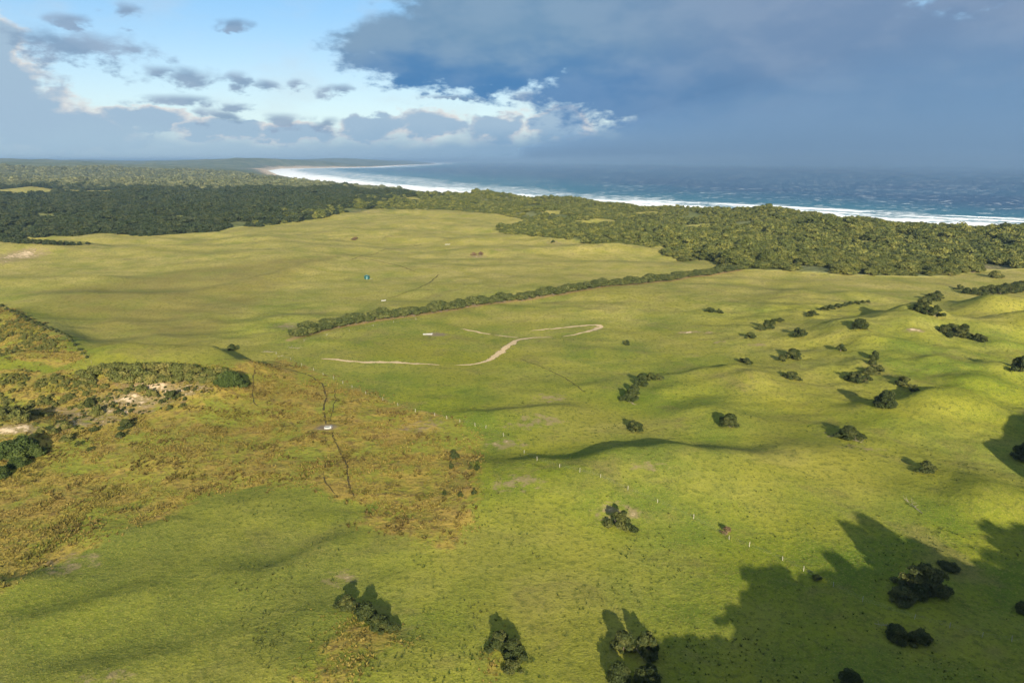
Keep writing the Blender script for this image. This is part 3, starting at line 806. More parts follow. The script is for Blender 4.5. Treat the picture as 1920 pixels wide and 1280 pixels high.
count_of = {}
def plant(name, x, y, w, hr, kind, label, group=None, category='shrub', rz=None, sink=.12):
    variants, W, H = KIND[kind]
    i = count_of.get(kind, 0); count_of[kind] = i + 1
    cm, tm = variants[i % len(variants)]
    root = bpy.data.objects.new(name, None)
    root.empty_display_size = .5
    root.location = (x, y, ground(x, y) - sink)
    root.rotation_euler = (0, 0, rz if rz is not None else (i * 2.399) % 6.283)
    w = w * 1.2
    root.scale = (w / W, w / W, w * hr * .9 / H)
    COL.objects.link(root)
    tag(root, label, category, group)
    for part, me in (('crown', cm), ('trunk', tm)):
        c = bpy.data.objects.new(part, me)
        c.parent = root
        COL.objects.link(c)
    return root

# ---- single bushes and clumps standing in the pasture: x, y, crown width (m), height/width, kind, label
BUSHES = [
    (-37.8, 136.1, 4.9, .62, 'shrub', 'dark bush at the left end of the clump above the rough grass, bottom of picture'),
    (-32.7, 132.9, 5.5, .66, 'shrub', 'rounded bush in the middle of the bottom left clump'),
    (-28.9, 129.4, 5.4, .62, 'shrub', 'dense bush in the bottom left clump, third from its left end'),
    (-25.8, 128.8, 2.8, .60, 'small', 'small bush at the right tip of the bottom left clump'),
    (-2.7, 124, 4.8, .74, 'shrub', 'upper bush of the dark pair casting a pointed shadow at bottom centre'),
    (0.4, 120.9, 5.1, .74, 'shrub', 'taller middle bush of the bottom centre pair, with thick dark foliage'),
    (0, 117.2, 3.9, .60, 'small', 'low front bush below the bottom centre pair, next to dry tussocks'),
    (23.6, 123.5, 5.2, .80, 'shrub', 'left bush of the tall bottom edge thicket with forked shadow'),
    (28.7, 122.9, 5.6, .80, 'shrub', 'right bush of the tall bottom edge thicket with forked shadow'),
    (21, 114.1, 5.9, .66, 'shrub', 'bush cut by the bottom edge, left below the tall thicket'),
    (26.6, 113.1, 6.3, .64, 'shrub', 'olive bush cut by the bottom edge, right below the tall thicket'),
    (30.3, 171.3, 6.9, .72, 'shrub', 'lone bush with a pale dead stick, left of the fence line'),
    (59.7, 170, 3.3, .62, 'dead', 'small brown half dead bush right at a fence post'),
    (99.3, 144.5, 11.4, .62, 'big', 'large dark bush in the shade at lower right'),
    (112.1, 154.3, 5.5, .40, 'small', 'low spreading bush up right of the large shaded bush'),
    (92.7, 141.4, 6.3, .48, 'shrub', 'low dark bush in front of the large shaded bush at lower right'),
    (83.8, 127.4, 5.4, .62, 'shrub', 'left half of the dark bush pair in the lower right shade'),
    (87.9, 126.4, 5.3, .56, 'shrub', 'right half of the dark bush pair in the lower right shade'),
    (66.9, 113.5, 5.1, .60, 'shrub', 'dark bush cut off by the bottom edge in the shade'),
    (76, 149.1, 2.7, .50, 'small', 'tiny bush just beside the fence at the edge of the shade'),
    (177, 218.1, 7.4, .80, 'shrub', 'dark tree at the right edge within the shade'),
    (118.1, 136.7, 3.7, .70, 'shrub', 'dark bush on the right edge below the shade border'),
    (137.3, 207.9, 6, .62, 'small', 'bush with brown dry skirt in bright grass at right'),
    (124.3, 235, 9.1, .44, 'shrub', 'wide low bush with dry brown base and long shadow'),
    (150.4, 259, 8.6, .84, 'shrub', 'tallest dark tree of the right hand paddock, long shadow to its left'),
    (150.1, 262.8, 5.7, .72, 'small', 'smaller tree leaning on the tallest dark tree at right'),
    (172.3, 285.6, 6.1, .66, 'small', 'left bush of the pair above the tallest dark tree'),
    (172, 276.8, 5, .66, 'small', 'right bush of the pair above the tallest dark tree'),
    (157.5, 297.3, 8.3, .58, 'shrub', 'bush with broad shadow below the two upright trees'),
    (161.9, 297, 5.4, .48, 'small', 'low olive bush touching the right of a broad shadowed bush'),
    (166.4, 303.1, 6, .60, 'small', 'left bush of the slanted pair under the two upright trees'),
    (171.7, 305.3, 5, .60, 'small', 'right bush of the slanted pair under the two upright trees'),
    (178.2, 322.1, 4.7, .95, 'small', 'upper one of two upright trees on the right slope'),
    (172.2, 311.7, 4.6, .90, 'small', 'lower one of two upright trees on the right slope'),
    (170.9, 341.4, 5, .70, 'small', 'lone small bush with a shadow streak left of the upright trees'),
    (130, 302.5, 6.9, .52, 'small', 'lone wide bush with a narrow shadow left of the right slope'),
    (83.7, 245.4, 8.6, .58, 'shrub', 'rounded dense bush alone in the bright middle grass'),
    (47.7, 245.5, 6.6, .60, 'shrub', 'bush with pale dead twigs above the dark hollow'),
    (50.8, 277.6, 6, .95, 'shrub', 'front tree of the hook shaped clump'),
    (54.3, 286, 5.7, .85, 'small', 'second tree of the hook shaped clump, with grey bare twigs'),
    (59.6, 298.4, 6.4, .80, 'shrub', 'third tree, at the bend of the hook shaped clump'),
    (65.7, 306.6, 5, .75, 'small', 'fourth bush of the hook shaped clump, over bare soil'),
    (69.2, 305.7, 4.5, .70, 'small', 'last bush at the right tip of the hook shaped clump'),
    (118.2, 329.7, 4.8, .60, 'small', 'right small bush of a pair in the open middle grass'),
    (117.2, 334.7, 3.8, .55, 'small', 'left small bush of a pair in the open middle grass'),
    (144.1, 336.1, 8.7, .60, 'shrub', 'large rounded bush above its smaller companion on the right'),
    (137.6, 333.4, 5.4, .60, 'small', 'small companion at lower left of a large rounded bush'),
    (162.2, 372.5, 9, .48, 'shrub', 'wide bush with a flat dark shadow on the left'),
    (189.7, 362, 10.5, .46, 'shrub', 'wide dark bush below the end of the dotted row'),
    (136.4, 378, 6.1, .58, 'small', 'single bush below the short diagonal row'),
    (147.3, 392.7, 5.1, .62, 'small', 'lowest bush of the short diagonal row'),
    (152, 396.4, 7, .66, 'small', 'largest bush of the short diagonal row'),
    (160.3, 408.3, 5.2, .60, 'small', 'third bush of the short diagonal row'),
    (166.4, 412.5, 5.3, .45, 'small', 'topmost bush of the short diagonal row'),
    (132.1, 444.4, 6.4, .50, 'small', 'left bush of the pair around a bare sandy spot'),
    (137.1, 440.8, 4.9, .60, 'small', 'right bush of the pair around a bare sandy spot'),
    (65.3, 375.6, 4, .62, 'small', 'tiny lone bush in the wide open grass right of the sandy path'),
    (189.7, 421.8, 8.1, .46, 'small', 'first and widest bush of the dotted row along the slope'),
    (-150.9, 355, 5.5, .62, 'small', 'lone umbrella shaped little tree beyond the dune scrub'),
    (229.1, 294.4, 8.7, .80, 'shrub', 'dark tree at the right edge above the hollow'),
    (-20.1, 219.7, 3.5, .70, 'small', 'dark bush in the dry grass near the paddock corner'),
    (-20.3, 209.6, 2, .70, 'small', 'little bush right below a dark one in the dry grass'),
    (-11.3, 204.9, 2.1, .60, 'small', 'right speck of a bush pair at the edge of the dry grass'),
    (-13.3, 205.8, 1.7, .60, 'small', 'left speck of a bush pair at the edge of the dry grass'),
    (-20.6, 190, 1.8, .60, 'small', 'leftmost of three tiny bushes in the lower dry grass'),
    (-15.6, 187.6, 1.9, .60, 'small', 'middle one of three tiny bushes in the lower dry grass'),
    (-11.6, 188.3, 2.1, .60, 'small', 'rightmost of three tiny bushes in the lower dry grass'),
    (-42.4, 752.6, 7.1, .55, 'dead', 'left brown bush of the dry pair on the far pasture'),
    (-34.7, 751, 7, .60, 'dead', 'right brown bush of the dry pair on the far pasture'),
    (-202.2, 884.3, 9.6, .45, 'dead', 'brown dry bush on the far pasture left of the water tank line'),
    (50.4, 841.1, 5.2, .60, 'small', 'tiny dark bush at the bare sandy end of the woodland spit'),
    (393.3, 608.8, 10.6, .50, 'heath', 'pale scrub bush in front of the woodland at right'),
    (424, 593.4, 11.2, .50, 'heath', 'dry scrub bush beside the eroded bank at right')]
for x, y, w, hr, kind, label in BUSHES:
    plant('bush', x, y, w, hr, kind, label)
for x, y, w in [(204.5, 437.9, 4.9,), (213.4, 447.8, 5.7,), (219.2, 450.6, 5.4,), (226.9, 457.7, 4.7,), (232.8, 460.8, 4.8,), (239.2, 464.9, 4.4,), (247.1, 472.4, 4.1,), (252.2, 474.9, 3.8,)]:
    plant('bush', x, y, w, .5, 'small', 'small dark bush in the dotted row along the slope', 'dotted row of bushes along the slope')
for x, y, w in [(236.9, 389.3, 6.8,), (241.2, 393.3, 7.5,), (245.2, 396.2, 7.6,), (306.1, 489.6, 8.6,), (316.9, 500.3, 8,), (242.6, 383.8, 8.6,), (239.8, 385.5, 6.2,)]:
    plant('bush', x, y, w, .66, 'shrub', 'dark bush in the sickle shaped clump beside the hollow', 'sickle shaped clump beside the hollow')
for x, y, w in [(237, 363.2, 7,), (242.1, 365.3, 7.6,), (242.9, 359.9, 8.1,), (248.1, 363.4, 6.4,), (246.4, 356.7, 5.2,), (248.6, 352.5, 6.3,), (249.7, 349.9, 5.1,), (235.4, 355.8, 4.6,)]:
    plant('bush', x, y, w, .60, 'shrub', 'dark bush in the thicket on the brow right of the sand cap', 'thicket on the brow')
for x, y, w in [(357.2, 537.4, 6.8,), (351.1, 519.4, 7.4,), (355.6, 516.8, 9,), (364.2, 519.7, 10.7,), (375.7, 527.3, 10.9,), (381.3, 525.7, 11.7,), (392.9, 534, 11.9,), (401.1, 537.1, 11.9,), (411.2, 542.8, 12.9,), (420.8, 544.9, 12.9,)]:
    plant('bush', x, y, w, .60, 'shrub', 'dark bush in the long thicket running out of the right edge', 'thicket at the right edge')

# ---- scrub on the dune at left
DUNE = [
    (-122.1, 280.3, 10.6, .62, 'green', 'vivid green dense bush at the right end of the dune crest'), (-117.5, 283.5, 4.7, .55, 'green', 'small vivid green bush at the foot of the dune crest'),
    (-171.8, 218.6, 11.5, .60, 'green', 'large deep green bush below the sand blowout at the left edge'), (-166.2, 220, 6.7, .66, 'green', 'green bush right of the large one below the sand blowout'),
    (-167.1, 213, 6.1, .52, 'green', 'low green bush in front of the large one at the left edge'), (-167.3, 204.7, 5.9, .66, 'green', 'dark green bush cut by the left edge below the dune'),
    (-147.7, 244.3, 5.3, .62, 'shrub', 'dark bush with a shadow on the dune foot'), (-158, 240.7, 3.6, .60, 'small', 'dark bush on the bare dune foot, left of two others'),
    (-144, 234, 3.9, .60, 'small', 'dark bush lowest on the dune foot'), (-138.4, 259.8, 2.8, .62, 'small', 'small round bush standing alone on the dune slope'),
    (-172, 233.6, 3.9, .60, 'heath', 'grey green bush right of the sand blowout'), (-169.1, 234.9, 3.5, .55, 'heath', 'brownish bush right of the sand blowout'),
    (-168.1, 240.1, 4, .60, 'heath', 'tall grey bush on the lower dune'), (-162.4, 232, 4.7, .50, 'heath', 'flat dark bush below the grey one on the lower dune'),
    (-171.9, 262.5, 5.2, .60, 'shrub', 'dark bush under the bare saddle of the dune'), (-165, 255, 5.5, .66, 'heath', 'grey green tall bush on the dune face'),
    (-141.6, 268.4, 5.8, .66, 'shrub', 'dark bush on the right of the dune face'), (-151.3, 271.1, 4.9, .55, 'heath', 'olive bush between two sandy spots'),
    (-157.4, 274.5, 5.4, .50, 'heath', 'flat olive bush left of the upper sandy spot'), (-184, 239.3, 7.6, .60, 'heath', 'wide olive bush over the sand blowout'),
    (-156.6, 228.7, 2.7, .50, 'small', 'tiny bush at the foot of the dune'), (-149.7, 224.5, 2.7, .45, 'small', 'tiny low bush lowest at the foot of the dune'),
    (-138.2, 275.1, 3.2, .55, 'small', 'little brown bush near the dune crest'), (-144.2, 265.1, 3.1, .55, 'small', 'little bush left of the round lone bush'),
    (-133.8, 261.5, 2.6, .55, 'small', 'little bush right of the round lone bush'), (-157.5, 257.1, 3, .55, 'small', 'little bush in the middle of the bare dune')]
for x, y, w, hr, kind, label in DUNE:
    plant('dune_bush', x, y, w, hr, kind, label)
for x, y, w in [(-188.4, 286, 5.2,), (-185.5, 288.8, 5.7,), (-181.2, 289.9, 6.2,), (-175.9, 290, 6.6,), (-170.4, 289.5, 6.6,), (-165.2, 289.5, 7.1,), (-159.8, 289.5, 7.1,), (-154.3, 289.5, 7.1,), (-149.1, 289.4, 7.1,), (-144.2, 289.7, 6.6,), (-139, 288.6, 6.1,), (-133.6, 287, 5.6,),
                (-184.2, 282.1, 5.6,), (-168.9, 282.8, 7.4,), (-162.3, 281.8, 8.3,), (-156.5, 281.2, 7.4,), (-150.8, 282.8, 6,), (-145.5, 283.8, 6.1,), (-139.7, 283.7, 5.6,), (-133.9, 282.2, 5.1,), (-173.7, 284.5, 5.6,), (-129.7, 282.2, 4.6,), (-129.9, 289.7, 5.2,), (-185.4, 278.2, 4.6,)]:
    plant('dune_bush', x, y, w * 1.35, .44, 'heath', 'rounded olive bush packed along the dune crest', 'olive scrub along the dune crest')
for x, y, w in [(-352.9, 462.9, 3.3,), (-326.3, 432, 3.1,), (-317.4, 424.2, 3.1,), (-310.7, 419.5, 3.4,), (-302, 411.7, 4,), (-293.7, 404.3, 3.6,), (-284.9, 396.1, 3.8,), (-277.6, 389.9, 3.8,), (-271.4, 385.7, 3.1,), (-265, 381.6, 2.8,), (-258.9, 377.4, 2.4,), (-253.3, 373.2, 2.7,), (-246.6, 366.9, 2.7,), (-238.4, 357.2, 2.6,), (-233.2, 351.8, 2.3,), (-228.4, 347.3, 2.3,), (-202.6, 310.2, 2,), (-196.8, 303.5, 1.7,)]:
    plant('fence_bush', x, y, w * 1.15, .6, 'small', 'small dark bush in the row along the left paddock boundary', 'bushes along the left paddock boundary')
for x, y, w in [(-670.9, 901.9, 11.2,), (-661.4, 900.3, 11.2,), (-651.3, 897.8, 11.2,), (-540.7, 754.9, 8.8,), (-532.2, 752.8, 8.8,), (-524.9, 752.4, 8.2,), (-518.4, 753.1, 8.2,), (-512.5, 754.6, 8.2,), (-507.5, 757.6, 7.7,), (-506, 765.9, 7.2,), (-504, 773.9, 7.2,), (-499.4, 777.8, 6.7,), (-494.5, 783.6, 6.1,), (-489.2, 789.9, 5.5,)]:
    plant('hedge_tree', x, y, w, .6, 'deep', 'dark tree in the low hedge before the left forest', 'hedge before the left forest', 'tree')

# ---- the windbreak
wb = np.array(WINDBREAK)
cum = np.concatenate([[0], np.cumsum(np.hypot(*np.diff(wb, axis=0).T))])
s = 4.0
i = 0
while s < cum[-1]:
    x, y = np.interp(s, cum, wb[:, 0]), np.interp(s, cum, wb[:, 1])
    w = 10.2 + 1.6 * math.sin(i * 2.1) + rng.uniform(-1, 1)
    last = s + 7.5 >= cum[-1]
    third = min(2, int(3 * s / cum[-1]))
    lab = 'olive tree in the ' + ('near left', 'middle', 'far right')[third] + ' third of the diagonal windbreak'
    grp = ('near', 'middle', 'far')[third] + ' windbreak trees'
    if i == 0: lab = 'lowest tree at the near left tip of the diagonal windbreak'
    if last: lab = 'last windbreak tree, touching the woodland at the far right end'
    plant('windbreak_tree', x + rng.uniform(-.8, .8), y + rng.uniform(-1, 1), w, .52 + .06 * math.sin(i * 1.3) + (-.08 if i == 0 else 0), 'wind', lab, grp, 'tree')
    s += 6.2 + rng.uniform(-.8, .8) + (2.6 if i in (13, 26) else 0)
    i += 1

# ---- woodland: the nearest 290 trees one by one, the rest as one mass
def jitter_field(x0, x1, y0, y1, step, seed):
    r = np.random.default_rng(seed)
    a, b = np.meshgrid(np.arange(x0, x1, step), np.arange(y0, y1, step))
    a[1::2] += step / 2
    return a.ravel() + r.uniform(-.42, .42, a.size) * step, b.ravel() + r.uniform(-.42, .42, a.size) * step, r
pts = []
for y0, y1, step, sd in ((540, 1000, 8.6, 1), (1000, 1650, 9.0, 2), (1650, 2600, 11, 3), (2600, 5200, 20, 4)):
    a, b, r = jitter_field(-.98 * y1 - 60, .98 * y1 + 60, y0, y1, step, sd)
    k = np.abs(a) < .98 * b + 60
    a, b = a[k], b[k]
    d = coast(a, b)
    k = d > 100
    a, b, d = a[k], b[k], d[k]
    inpad = inside(a, b, PADDOCK)
    for poly in CLEARINGS:
        inpad |= inside(a, b, poly)
    a, b, d = a[~inpad], b[~inpad], d[~inpad]
    for cx, cy, sx_, sy_, st_ in SAND:
        q = ((a - cx) / sx_) ** 2 + ((b - cy) / sy_) ** 2 > .9
        a, b, d = a[q], b[q], d[q]
    gap = fbm(a / 60, b / 60, 501, 3)
    k = (gap > -.27) | (b > 1500)
    a, b, d, gap = a[k], b[k], d[k], gap[k]
    w = step * (1.85 + .8 * gap + .55 * fbm(a / 170, b / 140, 521, 2) + r.normal(size=len(a)) * .24)
    big_ = r.uniform(0, 1, len(a))
    w = w * np.where(big_ > .92, 1.3, np.where(big_ < .22, .62, 1.0))
    low_ = 1 - sstep(a - .235 * b, -15, 25) * (1 - sstep(b, 950, 1100)) * (1 if y0 < 1700 else 0)
    w = np.where((a > -200) & (b < 1800), w * (1 - .30 * low_), w)
    w = np.maximum(w, step * .6)
    w = w * (.55 + .45 * sstep(d, 110, 480))
    pts.append(np.stack([a, b, w, d], 1))
pts = np.concatenate(pts)
dist = np.hypot(pts[:, 0], pts[:, 1])
inview = (np.abs(pts[:, 0]) < .80 * pts[:, 1])
order = np.argsort(np.where(inview, dist, 1e9))
solo, rest = pts[order[:290]], pts[order[290:]]
def wood_label(x, y):
    q = x / y
    for lim, where in ((.30, 'in the scrub left of where the windbreak meets the woodland'), (.42, 'at the woodland front just right of the windbreak end'), (.54, 'in the middle of the woodland front'), (.66, 'in the right part of the woodland front'), (9, 'of the woodland near the right edge, above the eroded bank')):
        if q < lim:
            return 'rounded olive tree ' + where, 'woodland trees ' + where
for x, y, w, d in solo:
    plant('woodland_tree', x, y, max(w, 6.0), .43 + .10 * math.sin(x * 1.7 + y), 'wood', *wood_label(x, y), 'tree', sink=.2)

def scatter(name, P3, scale, height_k, key, label, category, with_trunk=True):
    """one object of many instances: a point mesh with a geometry-nodes instancer"""
    variants, W, H = KIND[key]
    src = bpy.data.collections.new(key + '_source')
    for cm, tm in variants:
        o = bpy.data.objects.new(key, cm)
        src.objects.link(o)
    n = len(P3)
    me = bpy.data.meshes.new(name)
    me.vertices.add(n)
    me.vertices.foreach_set('co', np.asarray(P3, np.float32).ravel())
    r = np.random.default_rng(n)
    sc = np.stack([scale / W, scale / W, scale * height_k / H], 1)
    a = me.attributes.new('size', 'FLOAT_VECTOR', 'POINT'); a.data.foreach_set('vector', sc.astype(np.float32).ravel())
    rot = np.zeros((n, 3)); rot[:, 2] = r.uniform(0, 6.283, n)
    a = me.attributes.new('turn', 'FLOAT_VECTOR', 'POINT'); a.data.foreach_set('vector', rot.astype(np.float32).ravel())
    a = me.attributes.new('which', 'INT', 'POINT'); a.data.foreach_set('value', r.integers(0, len(variants), n).astype(np.int32))
    o = obj(name, me)
    ng = bpy.data.node_groups.new(name, 'GeometryNodeTree')
    ng.interface.new_socket('Geometry', in_out='INPUT', socket_type='NodeSocketGeometry')
    ng.interface.new_socket('Geometry', in_out='OUTPUT', socket_type='NodeSocketGeometry')
    gi, go = ng.nodes.new('NodeGroupInput'), ng.nodes.new('NodeGroupOutput')
    ci = ng.nodes.new('GeometryNodeCollectionInfo')
    ci.inputs['Collection'].default_value = src
    ci.inputs['Separate Children'].default_value = True
    ci.inputs['Reset Children'].default_value = True
    ip = ng.nodes.new('GeometryNodeInstanceOnPoints')
    ip.inputs['Pick Instance'].default_value = True
    def at(nm, tp):
        q = ng.nodes.new('GeometryNodeInputNamedAttribute'); q.data_type = tp
        q.inputs['Name'].default_value = nm
        return q.outputs['Attribute']
    L = ng.links.new
    L(gi.outputs[0], ip.inputs['Points']); L(ci.outputs[0], ip.inputs['Instance'])
    L(at('which', 'INT'), ip.inputs['Instance Index'])
    e2r = ng.nodes.new('FunctionNodeEulerToRotation')
    L(at('turn', 'FLOAT_VECTOR'), e2r.inputs[0]); L(e2r.outputs[0], ip.inputs['Rotation'])
    L(at('size', 'FLOAT_VECTOR'), ip.inputs['Scale'])
    L(ip.outputs[0], go.inputs[0])
    o.modifiers.new('instances', 'NODES').node_group = ng
    tag(o, label, category, kind='stuff')
    return o

def at_ground(a, b, sink=.2):
    return np.stack([a, b, height(a, b) - sink], 1)
rest[:, 2] *= 1.0
forest_side = sstep(rest[:, 0] - (-330 + .12 * (rest[:, 1] - 1000)), -120, 120)
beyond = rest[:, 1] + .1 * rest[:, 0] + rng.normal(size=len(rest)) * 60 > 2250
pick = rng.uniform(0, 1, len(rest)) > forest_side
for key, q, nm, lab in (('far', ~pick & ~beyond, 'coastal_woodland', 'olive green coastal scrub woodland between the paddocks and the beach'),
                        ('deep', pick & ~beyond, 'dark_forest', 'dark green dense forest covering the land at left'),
                        ('pale', beyond, 'haze_tinted_heathland', 'heath and scrub with haze painted pale into its leaves, reaching to the far skyline at left')):
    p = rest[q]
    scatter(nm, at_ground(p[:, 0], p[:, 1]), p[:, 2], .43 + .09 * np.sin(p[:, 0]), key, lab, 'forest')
# ---------------------------------------------------------------- low growth
def tuft_mesh(name, P3, size, blades, seed, lean=.5, tall=1.0):
    """many grass tufts in one mesh: each a fan of narrow triangles"""
    r = np.random.default_rng(seed)
    n = len(P3)
    base = np.repeat(P3, blades, 0)
    sz = np.repeat(size, blades)
    m_ = n * blades
    t = r.uniform(0, 6.283, m_)
    d = np.stack([np.cos(t), np.sin(t), np.zeros(m_)], 1)
    side = np.stack([-np.sin(t), np.cos(t), np.zeros(m_)], 1)
    root = base + d * (sz * .12)[:, None] - np.array([0, 0, .03])
    tip = base + d * (sz * r.uniform(.2, lean + .3, m_))[:, None] + np.stack([np.zeros(m_), np.zeros(m_), sz * tall * r.uniform(.6, 1.15, m_)], 1)
    w = (sz * r.uniform(.16, .30, m_))[:, None]
    V = np.stack([root - side * w, root + side * w, tip], 1).reshape(-1, 3)
    me = mesh_from(name, V, np.arange(3 * m_).reshape(-1, 3))
    float_attr(me, 'tint', np.repeat(r.uniform(0, 1, n), blades) * .7 + .3 * r.uniform(0, 1, m_), 'FACE')
    return me

def grass_mat(name, stops):
    m, gr, o = mat(name)
    t = gr.attr('tint')
    c = gr.mix(gr.ss(t, 0, .5), stops[0], stops[1])
    c = gr.mix(gr.ss(t, .5, 1), c, stops[2])
    P = gr.node('ShaderNodeNewGeometry').outputs['Position']
    c = gr.mix(gr.ss(gr.noise(P, .05, 4, .6), .42, .68, 0, .6), c, stops[3])
    b = principled(gr, o, c, .8, None, .05)
    tr = gr.node('ShaderNodeBsdfTranslucent')
    gr.put(tr.inputs['Color'], c)
    mx = gr.node('ShaderNodeMixShader'); mx.inputs[0].default_value = .3
    gr.t.links.new(b.outputs[0], mx.inputs[1]); gr.t.links.new(tr.outputs[0], mx.inputs[2])
    gr.t.links.new(mx.outputs[0], o.inputs['Surface'])
    return m
m_tussock = grass_mat('tussock', ((.120, .084, .024), (.215, .158, .036), (.30, .23, .062), (.165, .155, .026)))
m_bracken = grass_mat('bracken', ((.055, .040, .014), (.130, .094, .026), (.215, .160, .044), (.125, .118, .022)))
m_grass = grass_mat('grass_tuft', ((.095, .125, .018), (.165, .175, .026), (.24, .22, .05), (.19, .18, .03)))
m_rush = grass_mat('dark_tuft', ((.035, .055, .010), (.070, .095, .020), (.105, .115, .03), (.08, .07, .025)))

def sample(poly_list, n, seed):
    r = np.random.default_rng(seed)
    allp = np.array([p for q in poly_list for p in q])
    lo, hi = allp.min(0), allp.max(0)
    a, b = r.uniform(lo[0], hi[0], n), r.uniform(lo[1], hi[1], n)
    k = np.zeros(n, bool)
    ex, ey = 5 * fbm(a / 16, b / 16, 201, 3), 5 * fbm(a / 14, b / 14, 301, 3)
    for q in poly_list:
        k |= inside(a + ex + r.normal(size=n) * 2.2, b + ey + r.normal(size=n) * 2.2, q)
    k &= np.abs(a) < .92 * b + 20
    return a[k], b[k], r

def sand_at(a, b):
    q = np.zeros(len(a))
    for cx, cy, sx_, sy_, st_ in SAND:
        q = np.maximum(q, st_ * np.exp(-(((a - cx) / sx_) ** 2 + ((b - cy) / sy_) ** 2)))
    for cx, cy, sx_, sy_, st_ in DIRT:
        q = np.maximum(q, 2 * st_ * np.exp(-(((a - cx) / sx_) ** 2 + ((b - cy) / sy_) ** 2)))
    return q
a, b, r = sample([ROUGH, ROUGH2, ROUGH3, ROUGH4], 300000, 61)
dens = fbm(a / 9, b / 9, 611, 3) + .5 * fbm(a / 40, b / 40, 612, 2)
s_ = sand_at(a, b)
k = (dens + r.normal(size=len(a)) * .18 > -.02) & (r.uniform(0, 1, len(a)) > s_ * 1.4)
a, b = a[k][:60000], b[k][:60000]
size = np.clip(.56 + .40 * fbm(a / 12, b / 12, 613, 2) + r.normal(size=len(a)) * .14, .2, 1.3)
tag(obj('tussock_grass', tuft_mesh('tussock_grass', at_ground(a, b, 0), size, 6, 62, .8, .62), m_tussock), 'dry golden brown tussock grass on the rough ground at left', 'grass', kind='stuff')

# larger bracken-brown clumps standing in it
a, b, r = sample([ROUGH, ROUGH2], 120000, 64)
k = (fbm(a / 13, b / 8, 641, 3) + r.normal(size=len(a)) * .12 > .20) & (sand_at(a, b) < .25)
a, b = a[k][:4800], b[k][:4800]
size = np.clip(.75 + r.normal(size=len(a)) * .22, .35, 1.4)
tag(obj('bracken', tuft_mesh('bracken', at_ground(a, b, 0), size, 11, 65, .9, .72), m_bracken), 'brown bracken clumps scattered through the tussock grass at left', 'bracken', kind='stuff')

# short pasture grass of the foreground
r = np.random.default_rng(71)
n = 420000
b = 100 + 230 * r.uniform(0, 1, n) ** 1.6
a = r.uniform(-1, 1, n) * (.80 * b + 25)
k = ~inside(a, b, ROUGH) & (fbm(a / 5, b / 5, 711, 3) + r.normal(size=n) * .2 > -.05)
a, b = a[k][:170000], b[k][:170000]
size = np.clip(.13 + r.normal(size=len(a)) * .035 + .04 * fbm(a / 8, b / 8, 712, 2), .06, .3)
tag(obj('pasture_grass', tuft_mesh('pasture_grass', at_ground(a, b, 0), size, 3, 72, .7, .8), m_grass), 'short green grazed grass of the foreground pasture', 'grass', kind='stuff')

# dark specks: rank tufts and dung patches in the paddock at right
r = np.random.default_rng(81)
n = 70000
b = 105 + 420 * r.uniform(0, 1, n) ** 1.3
a = r.uniform(-.55, 1, n) * (.85 * b)
k = (fbm(a / 22, b / 22, 811, 3) + r.normal(size=n) * .22 > .26) & ~inside(a, b, ROUGH) & inside(a, b, PADDOCK)
a, b = a[k][:4500], b[k][:4500]
size = np.clip(.24 + np.abs(r.normal(size=len(a))) * .16, .12, .85)
tag(obj('rank_tufts', tuft_mesh('rank_tufts', at_ground(a, b, 0), size, 9, 82, .9, .8), m_rush), 'dark rank grass tufts dotting the right hand pasture', 'grass', kind='stuff')

# heath scrub on and behind the dune
HEATH = [[(-256.5, 290.1), (-219.1, 287.7), (-188.6, 283.8), (-167.4, 279), (-157, 271.7), (-176.9, 263.5), (-180, 239.8), (-211.4, 234.1)], [(-382.9, 434.2), (-296.8, 402.2), (-248.2, 359.1), (-234.9, 345), (-232.4, 303.9), (-310.7, 347.1)]]
a, b, r = sample(HEATH, 26000, 91)
k = fbm(a / 11, b / 11, 911, 3) + .1 * r.normal(size=len(a)) > .02
a, b = a[k][:1900], b[k][:1900]
w = np.clip(1.9 + 1.1 * fbm(a / 14, b / 14, 912, 2) + r.normal(size=len(a)) * .5, .8, 4.2) * 1.15
scatter('heath_scrub', at_ground(a, b, .1), w, .5 + .1 * np.sin(a), 'heath', 'low olive heath scrub spread over the left dune', 'scrub')

a, b, r = sample([BARE], 900, 95)
k = r.uniform(0, 1, len(a)) < .5
a, b = a[k][:220], b[k][:220]
scatter('dune_scrub', at_ground(a, b, .1), np.clip(1.1 + .5 * r.normal(size=len(a)), .5, 2.6), .55 + .1 * np.sin(a), 'small', 'scattered little dark shrubs on the bare dune face at left', 'scrub')

